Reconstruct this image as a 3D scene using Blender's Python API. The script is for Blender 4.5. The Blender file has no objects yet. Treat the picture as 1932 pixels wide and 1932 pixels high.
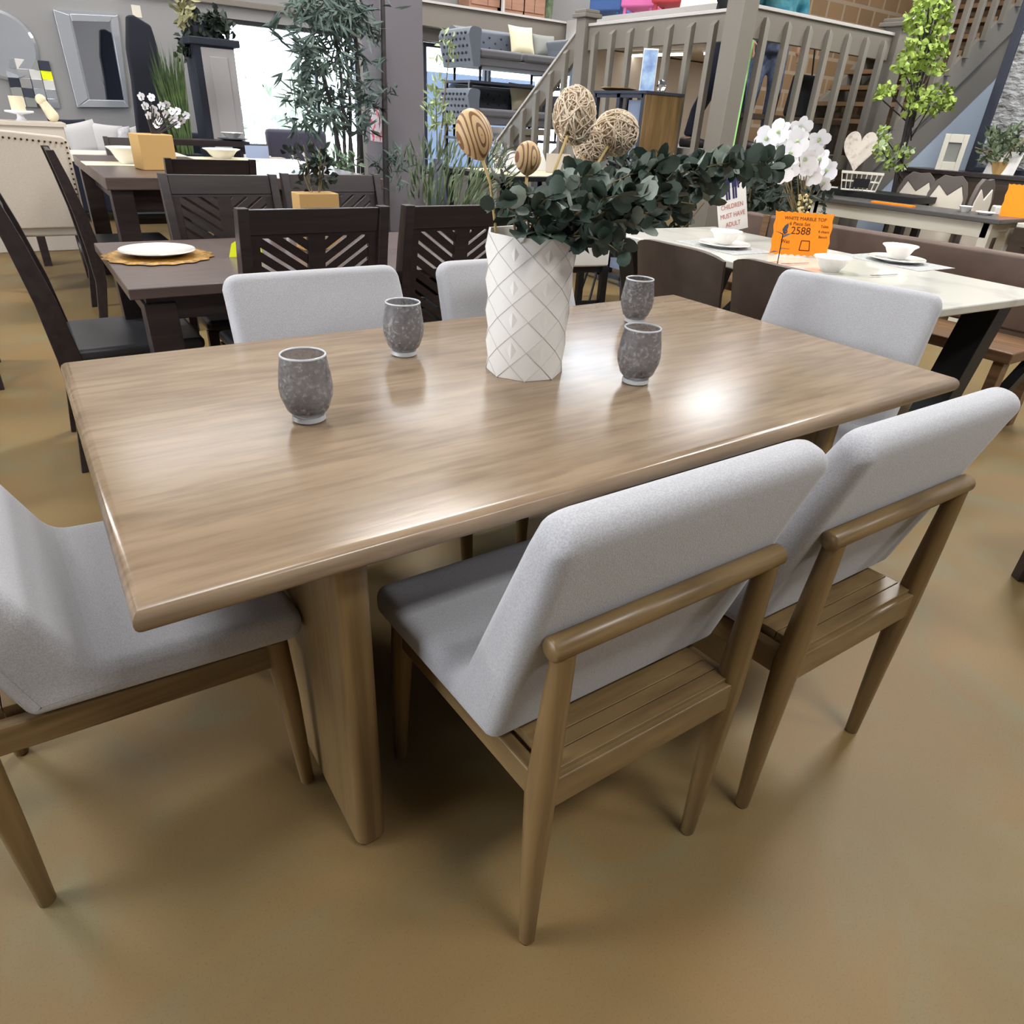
import bpy, math, random
from mathutils import Vector, Matrix
from math import sin, cos, pi, radians, sqrt, atan2
R = random.Random(7)
S = bpy.context.scene
COL = S.collection
V3 = Vector

# ------------------------------------------------------------ camera model
FPX, YAW, PITCH, ROLL, CH = 1279.12, 0.615884, 0.522233, 0.0584169, 1.28
_f = V3((sin(YAW)*cos(PITCH), cos(YAW)*cos(PITCH), -sin(PITCH)))
_r = V3((cos(YAW), -sin(YAW), 0)); _u = _r.cross(_f)
CR = _r*cos(ROLL)+_u*sin(ROLL); CU = -_r*sin(ROLL)+_u*cos(ROLL); CF = _f
CP = V3((0, 0, CH))
def _ray(x, y): return CF*FPX+CR*(x-966)-CU*(y-966)
def A(x, y, z=0.0):
    v = _ray(x, y); return CP+v*((z-CH)/v.z)
def AY(x, y, Y):
    v = _ray(x, y); return CP+v*(Y/v.y)
def AX(x, y, X):
    v = _ray(x, y); return CP+v*(X/v.x)
cam = bpy.data.cameras.new('camera'); co = bpy.data.objects.new('camera', cam); COL.objects.link(co)
cam.sensor_width = 36; cam.sensor_fit = 'HORIZONTAL'; cam.lens = FPX/1932*36; cam.clip_start = .05; cam.clip_end = 200
M = Matrix((CR, CU, -CF)).transposed().to_4x4(); M.translation = CP; co.matrix_world = M
S.camera = co
vs = S.view_settings
S.display_settings.display_device = 'sRGB'
vs.view_transform = 'Standard'; vs.look = 'None'; vs.gamma = 1; vs.use_curve_mapping = False
vs.exposure = 0.12

# ------------------------------------------------------------ materials
def lin(c):
    return tuple(((v/255)/12.92 if v/255 <= .04045 else ((v/255+.055)/1.055)**2.4) for v in c)+(1,)
def mat(name, rgb, rough=.5, metal=0, spec=.5, rgb2=None, nscale=8, stretch=(1, 1, 1), detail=4, lo=.35, hi=.65,
        bump=0, bscale=60, bdist=.002, trans=0, emit=0, alpha=1, coat=0, sheen=0, ior=1.45, dist=0, kind='noise', rot=(0, 0, 0), rvar=0):
    m = bpy.data.materials.new(name); m.use_nodes = True
    nt = m.node_tree; n = nt.nodes; b = n['Principled BSDF']; L = nt.links.new
    b.inputs['Base Color'].default_value = lin(rgb); b.inputs['Roughness'].default_value = rough
    b.inputs['Metallic'].default_value = metal; b.inputs['Specular IOR Level'].default_value = spec
    b.inputs['IOR'].default_value = ior
    b.inputs['Transmission Weight'].default_value = trans; b.inputs['Alpha'].default_value = alpha
    b.inputs['Coat Weight'].default_value = coat; b.inputs['Sheen Weight'].default_value = sheen
    if emit:
        b.inputs['Emission Color'].default_value = lin(rgb); b.inputs['Emission Strength'].default_value = emit
    tc = n.new('ShaderNodeTexCoord'); mp = n.new('ShaderNodeMapping')
    mp.inputs['Scale'].default_value = stretch; mp.inputs['Rotation'].default_value = rot
    L(tc.outputs['Object'], mp.inputs['Vector'])
    if rgb2:
        if kind == 'brick':
            t = n.new('ShaderNodeTexBrick'); t.inputs['Scale'].default_value = nscale
            t.inputs['Color1'].default_value = lin(rgb); t.inputs['Color2'].default_value = lin([min(255, v*1.12) for v in rgb])
            t.inputs['Mortar'].default_value = lin(rgb2); t.inputs['Mortar Size'].default_value = .03
            t.inputs['Brick Width'].default_value = .5; t.inputs['Row Height'].default_value = .3
            L(mp.outputs['Vector'], t.inputs['Vector']); L(t.outputs['Color'], b.inputs['Base Color'])
        else:
            t = n.new('ShaderNodeTexNoise' if kind == 'noise' else 'ShaderNodeTexVoronoi')
            t.inputs['Scale'].default_value = nscale
            if kind == 'noise':
                t.inputs['Detail'].default_value = detail; t.inputs['Distortion'].default_value = dist
            L(mp.outputs['Vector'], t.inputs['Vector'])
            cr = n.new('ShaderNodeValToRGB'); cr.color_ramp.elements[0].position = lo; cr.color_ramp.elements[1].position = hi
            cr.color_ramp.elements[0].color = lin(rgb); cr.color_ramp.elements[1].color = lin(rgb2)
            L(t.outputs[0], cr.inputs['Fac']); L(cr.outputs['Color'], b.inputs['Base Color'])
            if rvar:
                ml = n.new('ShaderNodeMapRange'); ml.inputs['To Min'].default_value = rough-rvar; ml.inputs['To Max'].default_value = rough+rvar
                L(t.outputs[0], ml.inputs['Value']); L(ml.outputs[0], b.inputs['Roughness'])
    if bump:
        t2 = n.new('ShaderNodeTexNoise'); t2.inputs['Scale'].default_value = bscale; t2.inputs['Detail'].default_value = 3
        L(mp.outputs['Vector'], t2.inputs['Vector'])
        bp = n.new('ShaderNodeBump'); bp.inputs['Strength'].default_value = bump; bp.inputs['Distance'].default_value = bdist
        L(t2.outputs[0], bp.inputs['Height']); L(bp.outputs['Normal'], b.inputs['Normal'])
    return m

def wood_mat(name, c1, c2, c3, rough, axis='x', spec=.5, sc=1.0, grain=.55):
    m = mat(name, c1, rough, spec=spec); nt = m.node_tree; n = nt.nodes; L = nt.links.new; b = n['Principled BSDF']
    tc = [k for k in n if k.type == 'TEX_COORD'][0]
    st = {'x': (1.7, 7, 7), 'y': (7, .8, 7), 'z': (7, 7, .8)}[axis]
    st2 = {'x': (3.6, 34, 34), 'y': (34, 1.4, 34), 'z': (34, 34, 1.4)}[axis]
    def nz(s, scale, det, dist):
        mp = n.new('ShaderNodeMapping'); mp.inputs['Scale'].default_value = [v*sc for v in s]; L(tc.outputs['Object'], mp.inputs['Vector'])
        t = n.new('ShaderNodeTexNoise'); t.inputs['Scale'].default_value = scale; t.inputs['Detail'].default_value = det; t.inputs['Distortion'].default_value = dist
        L(mp.outputs['Vector'], t.inputs['Vector']); return t
    a, g = nz(st, 1.6, 5, .6), nz(st2, 1.5, 6, .3)
    c = n.new('ShaderNodeValToRGB'); e = c.color_ramp.elements
    e[0].position = .36; e[0].color = lin(c1); e[1].position = .66; e[1].color = lin(c2)
    L(a.outputs[0], c.inputs['Fac'])
    c2r = n.new('ShaderNodeValToRGB'); e = c2r.color_ramp.elements
    e[0].position = .34; e[0].color = (1, 1, 1, 1); e[1].position = .56; e[1].color = (0, 0, 0, 1)
    L(g.outputs[0], c2r.inputs['Fac'])
    mx = n.new('ShaderNodeMix'); mx.data_type = 'RGBA'; mx.inputs[7].default_value = lin(c3)
    mu = n.new('ShaderNodeMath'); mu.operation = 'MULTIPLY'; mu.inputs[1].default_value = grain
    L(c2r.outputs['Color'], mu.inputs[0]); L(mu.outputs[0], mx.inputs[0]); L(c.outputs['Color'], mx.inputs[6]); L(mx.outputs[2], b.inputs['Base Color'])
    bp = n.new('ShaderNodeBump'); bp.inputs['Strength'].default_value = .08; bp.inputs['Distance'].default_value = .002
    L(g.outputs[0], bp.inputs['Height']); L(bp.outputs['Normal'], b.inputs['Normal'])
    return m

WOODT = wood_mat('table_wood', (134, 114, 93), (152, 132, 110), (102, 84, 67), .22, 'x', grain=.42)
WOODZ = wood_mat('leg_wood_upright', (110, 88, 56), (132, 107, 71), (80, 61, 38), .34, 'z')
WOODX = wood_mat('leg_wood_cross', (112, 91, 60), (134, 110, 75), (84, 65, 42), .34, 'x')
WOODY = wood_mat('leg_wood_side', (112, 91, 60), (134, 110, 75), (84, 65, 42), .34, 'y')
FABRIC = mat('grey_fabric', (165, 166, 173), .95, spec=.2, rgb2=(183, 184, 190), nscale=420, detail=2, bump=.35, bscale=500, bdist=.0015, sheen=.25)
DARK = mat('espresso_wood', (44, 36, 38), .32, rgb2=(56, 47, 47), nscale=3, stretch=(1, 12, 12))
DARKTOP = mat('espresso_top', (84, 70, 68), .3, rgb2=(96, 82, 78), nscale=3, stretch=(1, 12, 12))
DARKSEAT = mat('dark_leather_seat', (58, 58, 64), .38)
BLACK = mat('black_metal', (26, 26, 30), .45)
GREYSEAT = mat('grey_seat_fabric', (98, 100, 112), .9, spec=.2)
WHITE = mat('white_ceramic', (236, 234, 230), .18, coat=.4)
VASEM = mat('matt_white_vase', (232, 230, 227), .55, bump=.08, bscale=90)
GROOVE = mat('vase_ridge_wear', (190, 187, 183), .8)
IVORY = mat('ivory_fabric', (222, 214, 202), .95, spec=.2)
CREAM = mat('cream_cushion', (232, 222, 192), .95, spec=.2, bump=.2, bscale=120)
BEIGE = mat('beige_linen', (196, 184, 172), .95, spec=.2, rgb2=(206, 196, 184), nscale=200)
STUD = mat('bronze_stud', (84, 66, 52), .35, metal=.9)
LEATHER = mat('brown_leather', (70, 59, 52), .42, rgb2=(80, 67, 59), nscale=14, bump=.1, bscale=180)
BENCHL = mat('bench_leather', (92, 76, 68), .5, rgb2=(102, 84, 76), nscale=10)
BENCHW = wood_mat('bench_wood', (112, 84, 60), (132, 102, 76), (84, 62, 44), .4, 'y')
MARBLE = mat('white_marble', (208, 206, 198), .14, rgb2=(182, 182, 178), nscale=2.6, detail=9, lo=.52, hi=.72, dist=1.6)
PLACEM = mat('silver_placemat', (168, 170, 172), .4, metal=.3, rgb2=(206, 208, 208), nscale=60)
GOLD = mat('gold_placemat', (190, 146, 62), .35, metal=.5, rgb2=(130, 92, 36), nscale=50)
ORANGE = mat('fluorescent_orange_card', (255, 140, 10), .7)
YELLOW = mat('fluorescent_yellow_card', (232, 240, 20), .7)
INK = mat('black_ink', (70, 34, 8), .8)
REDINK = mat('red_print', (186, 110, 104), .8)
NAVYINK = mat('navy_print', (44, 42, 84), .8)
PAPER = mat('white_paper', (226, 224, 222), .8)
KRAFT = mat('brown_kraft_pot', (196, 158, 100), .7, bump=.1)
FLOORM = mat('floor_stained_concrete', (112, 96, 68), .5, spec=.35)
WALLG = mat('wall_grey_paint', (146, 145, 146), .85, bump=.05, bscale=40)
COLUMN = mat('column_grey_paint', (116, 112, 120), .7)
TAUPE = mat('taupe_painted_wood', (126, 120, 112), .55)
TAUPEL = mat('taupe_trim', (196, 192, 190), .5)
CEILM = mat('ceiling_paint', (196, 194, 190), .9)
BRICK = mat('tan_block_wall', (132, 106, 78), .85, rgb2=(160, 142, 122), nscale=1.75, kind='brick', rot=(radians(90), 0, 0))
TANS = mat('tan_carpet_tread', (138, 112, 84), .9)
BEIGEW = mat('far_beige_wall', (196, 184, 170), .85)
BLUEW = mat('pale_blue_wall', (186, 199, 216), .7)
GLASS = mat('clear_glass', (255, 255, 255), .02, trans=1, ior=1.45)
PANE = mat('window_pane', (235, 245, 255), .03, trans=1, ior=1.02)
CHROME = mat('bevelled_mirror', (196, 200, 208), .12, metal=.55)
SILVER = mat('silver_metal', (206, 206, 210), .2, metal=1)
ROPE = mat('wicker_straw', (238, 224, 204), .8, rgb2=(214, 194, 170), nscale=60)
STRIPE = None
EUC = mat('eucalyptus_leaf', (32, 48, 41), .5, rgb2=(72, 88, 79), nscale=18, lo=.3, hi=.75)
EUCP = mat('eucalyptus_leaf_pale', (110, 124, 114), .55, rgb2=(150, 160, 150), nscale=18)
STEM = mat('plant_stem', (120, 104, 70), .7)
STRAW = mat('straw_stem', (196, 172, 118), .7)
BAMB = mat('bamboo_leaf', (74, 92, 90), .6, rgb2=(100, 116, 108), nscale=12)
BAMBS = mat('bamboo_stem', (58, 54, 56), .6)
GRASS = mat('grass_blade', (104, 128, 76), .6, rgb2=(72, 96, 60), nscale=10)
SPIKY = mat('spiky_leaf', (62, 82, 56), .55, rgb2=(112, 124, 96), nscale=14)
LIME = mat('lime_leaf', (118, 146, 52), .55, rgb2=(156, 178, 84), nscale=14)
PALEG = mat('pale_green_leaf', (172, 190, 146), .6)
DKG = mat('dark_bush_leaf', (26, 38, 32), .6, rgb2=(58, 70, 62), nscale=14)
PETAL = mat('white_petal', (240, 240, 246), .6)
BERRY = mat('cream_berry', (226, 212, 160), .6)
SOFAM = mat('slate_velvet', (84, 92, 106), .8, sheen=.6)
SOFAD = mat('charcoal_velvet', (92, 92, 98), .85, sheen=.4)
GREYC = mat('grey_cushion', (140, 142, 138), .95)
WHITEW = mat('white_painted_wood', (218, 214, 202), .5)
DARKT = mat('dark_weathered_top', (82, 80, 80), .35)
BUFFET = mat('dark_buffet_wood', (60, 50, 42), .4, rgb2=(72, 60, 50), nscale=3, stretch=(1, 1, 10))
ARTM = mat('textured_grey_art', (120, 118, 118), .7, rgb2=(170, 172, 176), nscale=7, stretch=(1, 1, 2), detail=9, bump=.8, bscale=14, bdist=.05)
MANGO = wood_mat('mango_wood', (112, 88, 54), (142, 114, 76), (82, 62, 36), .4, 'z')
CARVE = mat('grey_brown_carved_wood', (98, 90, 86), .6)
SHUT = mat('shutter_paint', (190, 186, 188), .7)
SLATE = mat('dark_slate', (50, 54, 68), .6)
DENIM = mat('blue_denim', (78, 88, 116), .9, rgb2=(104, 114, 140), nscale=30)
NAVY = mat('navy_cloth', (28, 30, 46), .9)
BLACKC = mat('black_cloth', (24, 24, 28), .9)
SKIN = mat('skin', (196, 150, 124), .55)
HAIR = mat('dark_hair', (44, 34, 28), .6)
SHOE = mat('dark_shoe', (40, 36, 36), .5)
BLUEC = mat('blue_upholstery', (70, 102, 160), .85)
PINKC = mat('pink_upholstery', (206, 110, 168), .85)
REDC = mat('red_upholstery', (168, 60, 70), .85)
TEALC = mat('teal_pattern_cushion', (40, 110, 134), .9, rgb2=(90, 150, 160), nscale=12)
BROWNC = mat('brown_cabinet', (150, 112, 92), .5, rgb2=(166, 126, 104), nscale=4, stretch=(1, 1, 8))
LAMPW = mat('fluorescent_tube', (255, 252, 244), .5, emit=7)
GREENS = mat('green_light_strip', (150, 210, 130), .5, emit=.35)
BUSH = mat('outdoor_bush', (196, 206, 190), .8)
PAVE = mat('outdoor_paving', (210, 206, 200), .9)
BLUEO = mat('blue_hoarding', (108, 120, 140), .8)
LEAFLET = mat('blue_leaflet', (104, 128, 176), .5, rgb2=(170, 196, 214), nscale=9)
FOLD = mat('pale_blue_card', (176, 192, 226), .6)
PINKSIGN = mat('pink_white_sign', (214, 206, 214), .6, rgb2=(206, 70, 96), nscale=16, lo=.5, hi=.6)

# floor gets a three-tone mottle
nt = FLOORM.node_tree; n = nt.nodes; L = nt.links.new; b = n['Principled BSDF']
tc = [k for k in n if k.type == 'TEX_COORD'][0]
def _nz(scale, det, dist=0.0):
    t = n.new('ShaderNodeTexNoise'); t.inputs['Scale'].default_value = scale; t.inputs['Detail'].default_value = det; t.inputs['Distortion'].default_value = dist
    L(tc.outputs['Object'], t.inputs['Vector']); return t
def _rp(t, p0, c0, p1, c1):
    c = n.new('ShaderNodeValToRGB'); e = c.color_ramp.elements; e[0].position = p0; e[0].color = c0; e[1].position = p1; e[1].color = c1
    L(t.outputs[0], c.inputs['Fac']); return c
t1 = _nz(1.3, 4, .8); t2 = _nz(3.1, 5, 1.2); t3 = _nz(240, 2)
c1 = _rp(t1, .38, lin((128, 103, 66)), .62, lin((118, 100, 66)))
c2 = _rp(t2, .5, (0, 0, 0, 1), .72, (1, 1, 1, 1))
mx = n.new('ShaderNodeMix'); mx.data_type = 'RGBA'; mx.inputs[7].default_value = lin((118, 108, 78))
L(c2.outputs['Color'], mx.inputs[0]); L(c1.outputs['Color'], mx.inputs[6])
mx2 = n.new('ShaderNodeMix'); mx2.data_type = 'RGBA'; mx2.inputs[7].default_value = lin((100, 82, 54))
c3 = _rp(t3, .56, (0, 0, 0, 1), .8, (.6, .6, .6, 1))
L(c3.outputs['Color'], mx2.inputs[0]); L(mx.outputs[2], mx2.inputs[6]); L(mx2.outputs[2], b.inputs['Base Color'])

# striped wooden ball material
STRIPE = mat('striped_wood', (206, 176, 132), .5); nt = STRIPE.node_tree; n = nt.nodes; L = nt.links.new; b = n['Principled BSDF']
tc = [k for k in n if k.type == 'TEX_COORD'][0]
wv = n.new('ShaderNodeTexWave'); wv.wave_type = 'RINGS'; wv.rings_direction = 'Y'; wv.inputs['Scale'].default_value = 21; wv.inputs['Distortion'].default_value = 1.0; wv.inputs['Detail'].default_value = 1
mp = n.new('ShaderNodeMapping'); mp.inputs['Scale'].default_value = (2.6, .4, .75); mp.inputs['Rotation'].default_value = (0, 0, .62)
L(tc.outputs['Object'], mp.inputs['Vector']); L(mp.outputs['Vector'], wv.inputs['Vector'])
c = n.new('ShaderNodeValToRGB'); e = c.color_ramp.elements; e[0].position = .24; e[0].color = lin((132, 92, 64)); e[1].position = .32; e[1].color = lin((208, 178, 134))
L(wv.outputs['Color'], c.inputs['Fac']); L(c.outputs['Color'], b.inputs['Base Color'])

# smoked crackle glass
SMOKE = bpy.data.materials.new('smoked_crackle_glass'); SMOKE.use_nodes = True
nt = SMOKE.node_tree; n = nt.nodes; L = nt.links.new; b = n['Principled BSDF']; out = n['Material Output']
b.inputs['Base Color'].default_value = lin((232, 232, 235)); b.inputs['Transmission Weight'].default_value = 1; b.inputs['Roughness'].default_value = .06; b.inputs['IOR'].default_value = 1.3
tc = n.new('ShaderNodeTexCoord'); vo = n.new('ShaderNodeTexVoronoi'); vo.feature = 'DISTANCE_TO_EDGE'; vo.inputs['Scale'].default_value = 110
nz = n.new('ShaderNodeTexNoise'); nz.inputs['Scale'].default_value = 120; nz.inputs['Detail'].default_value = 6
L(tc.outputs['Object'], vo.inputs['Vector']); L(tc.outputs['Object'], nz.inputs['Vector'])
bp = n.new('ShaderNodeBump'); bp.inputs['Strength'].default_value = .9; bp.inputs['Distance'].default_value = .004
L(nz.outputs[0], bp.inputs['Height']); L(bp.outputs['Normal'], b.inputs['Normal'])
df = n.new('ShaderNodeBsdfDiffuse')
c = n.new('ShaderNodeValToRGB'); e = c.color_ramp.elements; e[0].position = .35; e[0].color = lin((98, 96, 98)); e[1].position = .68; e[1].color = lin((172, 170, 173))
L(nz.outputs[0], c.inputs['Fac']); L(c.outputs['Color'], df.inputs['Color'])
c2 = n.new('ShaderNodeValToRGB'); e = c2.color_ramp.elements; e[0].position = .3; e[0].color = (.2, .2, .2, 1); e[1].position = .7; e[1].color = (.55, .55, .55, 1)
L(nz.outputs[0], c2.inputs['Fac'])
ms = n.new('ShaderNodeMixShader'); L(c2.outputs['Color'], ms.inputs[0]); L(b.outputs[0], ms.inputs[1]); L(df.outputs[0], ms.inputs[2]); L(ms.outputs[0], out.inputs['Surface'])

CLEARG = mat('thick_clear_glass', (236, 240, 246), .08, trans=.45, spec=.8)
# ------------------------------------------------------------ mesh builder
class MB:
    def __init__(s): s.v = []; s.f = []
    def add(s, vs_, fs):
        k = len(s.v); s.v += [tuple(p) for p in vs_]; s.f += [tuple(i+k for i in q) for q in fs]; return s
    def box(s, x0, y0, z0, x1, y1, z1):
        return s.add([(x0, y0, z0), (x1, y0, z0), (x1, y1, z0), (x0, y1, z0), (x0, y0, z1), (x1, y0, z1), (x1, y1, z1), (x0, y1, z1)],
                     [(0, 3, 2, 1), (4, 5, 6, 7), (0, 1, 5, 4), (1, 2, 6, 5), (2, 3, 7, 6), (3, 0, 4, 7)])
    def bar(s, a, b, w, h, up=(0, 0, 1)):
        a = V3(a); b = V3(b); d = (b-a).normalized(); sd = d.cross(V3(up))
        if sd.length < 1e-4: sd = d.cross(V3((1, 0, 0)))
        sd.normalize(); u = sd.cross(d); o = []
        for p in (a, b):
            for i, j in ((-1, -1), (1, -1), (1, 1), (-1, 1)): o.append(p+sd*(w/2*i)+u*(h/2*j))
        return s.add(o, [(0, 3, 2, 1), (4, 5, 6, 7), (0, 1, 5, 4), (1, 2, 6, 5), (2, 3, 7, 6), (3, 0, 4, 7)])
    def tube(s, pts, rad, n=8, cap=True):
        pts = [V3(p) for p in pts]; m = len(pts)
        if not hasattr(rad, '__len__'): rad = [rad]*m
        k = len(s.v); ref = None; fs = []; vs_ = []
        for i, p in enumerate(pts):
            d = (pts[min(i+1, m-1)]-pts[max(i-1, 0)]).normalized()
            if ref is None:
                ref = d.cross(V3((0, 0, 1)) if abs(d.z) < .9 else V3((1, 0, 0))).normalized()
            ref = (ref-d*ref.dot(d)).normalized(); q = d.cross(ref)
            for j in range(n):
                a = 2*pi*j/n; vs_.append(p+(ref*cos(a)+q*sin(a))*rad[i])
        for i in range(m-1):
            for j in range(n):
                fs.append((i*n+j, i*n+(j+1) % n, (i+1)*n+(j+1) % n, (i+1)*n+j))
        if cap:
            fs.append(tuple(range(n-1, -1, -1))); fs.append(tuple((m-1)*n+j for j in range(n)))
        return s.add(vs_, fs)
    def lathe(s, prof, n=24, c=(0, 0, 0), closed=False):
        m = len(prof); vs_ = []; fs = []
        for r, z in prof:
            for j in range(n):
                a = 2*pi*j/n; vs_.append((c[0]+max(r, 1e-4)*cos(a), c[1]+max(r, 1e-4)*sin(a), c[2]+z))
        for i in range(m-1 if not closed else m):
            i2 = (i+1) % m
            for j in range(n): fs.append((i*n+j, i*n+(j+1) % n, i2*n+(j+1) % n, i2*n+j))
        return s.add(vs_, fs)
    def prism(s, poly, f0, f1):
        """poly: list of 2D points; f0, f1 map a 2D point to the two 3D faces"""
        m = len(poly); vs_ = [f0(p) for p in poly]+[f1(p) for p in poly]
        fs = [tuple(range(m-1, -1, -1)), tuple(range(m, 2*m))]+[(i, (i+1) % m, m+(i+1) % m, m+i) for i in range(m)]
        return s.add(vs_, fs)
    def ball(s, c, r, nu=12, nv=8, sc=(1, 1, 1)):
        vs_ = []; fs = []
        for i in range(nv+1):
            t = pi*i/nv
            for j in range(nu):
                a = 2*pi*j/nu; rr = max(sin(t), .002)
                vs_.append((c[0]+r*sc[0]*rr*cos(a), c[1]+r*sc[1]*rr*sin(a), c[2]-r*sc[2]*cos(t)))
        for i in range(nv):
            for j in range(nu): fs.append((i*nu+j, i*nu+(j+1) % nu, (i+1)*nu+(j+1) % nu, (i+1)*nu+j))
        return s.add(vs_, fs)
    def leaf(s, p, d, nrm, ln, w, fold=.25, droop=.15):
        p = V3(p); d = V3(d).normalized(); nrm = V3(nrm); sd = d.cross(nrm)
        if sd.length < 1e-3: sd = d.cross(V3((1, .3, .2)))
        sd.normalize(); u = sd.cross(d)
        q = [p, p+d*ln*.35+sd*w/2+u*w*fold, p+d*ln*.72+sd*w*.38+u*(w*fold-ln*droop*.5), p+d*ln-u*ln*droop,
             p+d*ln*.72-sd*w*.38+u*(w*fold-ln*droop*.5), p+d*ln*.35-sd*w/2+u*w*fold, p+d*ln*.4, p+d*ln*.75-u*ln*droop*.5]
        return s.add(q, [(0, 1, 6), (1, 2, 7, 6), (2, 3, 7), (3, 4, 7), (4, 5, 6, 7), (5, 0, 6)])
    def disc(s, p, d, nrm, ln, w, cup=.12):
        p = V3(p); d = V3(d).normalized(); sd = d.cross(V3(nrm))
        if sd.length < 1e-3: sd = d.cross(V3((1, .3, .2)))
        sd.normalize(); u = sd.cross(d); q = [p+d*ln*.5]
        for k in range(9):
            a = 2*pi*k/9+pi; rr = 1 if k else 1.12
            q.append(p+d*ln*(.5+.5*rr*cos(a))+sd*(w*.5*sin(a))+u*(w*cup*abs(sin(a))))
        return s.add(q, [(0, 1+k, 1+(k+1) % 9) for k in range(9)])
    def build(s, name, m, parent=None, smooth=False, bevel=0, seg=2, sub=0, loc=None, rot=None, remesh=0, solid=0):
        me = bpy.data.meshes.new(name); me.from_pydata(s.v, [], s.f); me.update()
        me.materials.append(m)
        if smooth: me.polygons.foreach_set('use_smooth', [True]*len(me.polygons))
        o = bpy.data.objects.new(name, me); COL.objects.link(o)
        if parent: o.parent = parent
        if loc is not None: o.location = loc
        if rot is not None: o.rotation_euler = rot
        if remesh:
            r = o.modifiers.new('remesh', 'REMESH'); r.mode = 'VOXEL'; r.voxel_size = remesh; r.use_smooth_shade = True
            q = o.modifiers.new('smooth', 'SMOOTH'); q.factor = .6; q.iterations = 6
        if solid:
            q = o.modifiers.new('solid', 'SOLIDIFY'); q.thickness = solid
        if bevel:
            q = o.modifiers.new('bevel', 'BEVEL'); q.width = bevel; q.segments = seg; q.limit_method = 'ANGLE'; q.angle_limit = radians(40)
            if not smooth: me.polygons.foreach_set('use_smooth', [True]*len(me.polygons))
            q.harden_normals = True
        if sub:
            q = o.modifiers.new('sub', 'SUBSURF'); q.levels = sub; q.render_levels = sub
        return o
def sharp(o, ang=40):
    o.data.set_sharp_from_angle(angle=radians(ang)); return o
def tag(o, label, cat, group=None, kind=None):
    o['label'] = label; o['category'] = cat
    if group: o['group'] = group
    if kind: o['kind'] = kind
    return o
def thing(name, label, cat, loc=(0, 0, 0), rz=0, group=None):
    o = bpy.data.objects.new(name, None); COL.objects.link(o); o.empty_display_size = .1
    o.location = loc; o.rotation_euler = (0, 0, rz); tag(o, label, cat, group); return o
def struct(o): o['kind'] = 'structure'; return o
def dup(root, loc, rz=0, label=None, group=None, scale=None):
    r = root.copy(); COL.objects.link(r); r.location = loc; r.rotation_euler = (0, 0, rz)
    if label: r['label'] = label
    if group: r['group'] = group
    if scale: r.scale = scale
    for ch in root.children:
        c = ch.copy(); COL.objects.link(c); c.parent = r
        for g in ch.children:
            d = g.copy(); COL.objects.link(d); d.parent = c
    return r
def text(txt, size, m, parent, loc, rot, name='lettering', align='CENTER', ext=.0006, sx=1):
    cu = bpy.data.curves.new(name, 'FONT'); cu.body = txt; cu.size = size; cu.align_x = align; cu.align_y = 'CENTER'; cu.extrude = ext; cu.space_line = .9
    t = bpy.data.objects.new('tmp_text', cu); COL.objects.link(t)
    me = bpy.data.meshes.new_from_object(t.evaluated_get(bpy.context.evaluated_depsgraph_get()))
    bpy.data.objects.remove(t); me.materials.clear(); me.materials.append(m); me.name = name
    o = bpy.data.objects.new(name, me); COL.objects.link(o); o.parent = parent; o.location = loc; o.rotation_euler = rot; o.scale = (sx, 1, 1)
    return o
def clip(poly, x0, y0, x1, y1):
    def cut(P, ins, isc):
        o = []
        for i in range(len(P)):
            a, b2 = P[i-1], P[i]
            if ins(b2):
                if not ins(a): o.append(isc(a, b2))
                o.append(b2)
            elif ins(a): o.append(isc(a, b2))
        return o
    def ix(x): return lambda a, b2: (x, a[1]+(b2[1]-a[1])*(x-a[0])/(b2[0]-a[0]))
    def iy(y): return lambda a, b2: (a[0]+(b2[0]-a[0])*(y-a[1])/(b2[1]-a[1]), y)
    for ins, isc in ((lambda p: p[0] >= x0, ix(x0)), (lambda p: p[0] <= x1, ix(x1)), (lambda p: p[1] >= y0, iy(y0)), (lambda p: p[1] <= y1, iy(y1))):
        poly = cut(poly, ins, isc)
        if len(poly) < 3: return []
    return poly
def rounded(pts, seg=6):
    """closed polygon of (x, y, radius) -> list of 2D points with arcs"""
    o = []; m = len(pts)
    for i in range(m):
        p = V3((pts[i][0], pts[i][1], 0)); a = V3((*pts[i-1][:2], 0)); c = V3((*pts[(i+1) % m][:2], 0)); r = pts[i][2]
        if r <= 0: o.append((p.x, p.y)); continue
        d1 = (a-p).normalized(); d2 = (c-p).normalized(); ang = d1.angle(d2); t = r/math.tan(ang/2)
        ctr = p+(d1+d2).normalized()*(r/sin(ang/2)); s0 = p+d1*t-ctr; s1 = p+d2*t-ctr
        a0 = atan2(s0.y, s0.x); a1 = atan2(s1.y, s1.x); da = (a1-a0+pi) % (2*pi)-pi
        for k in range(seg+1): o.append((ctr.x+r*cos(a0+da*k/seg), ctr.y+r*sin(a0+da*k/seg)))
    return o

# ------------------------------------------------------------ room shell
def sbox(name, m, *a, bevel=0):
    return struct(MB().box(*a).build(name, m, bevel=bevel))
YB = 11.0            # back wall plane
sbox('floor', FLOORM, -7, -6, -.1, 15, YB+.12, 0)
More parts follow.
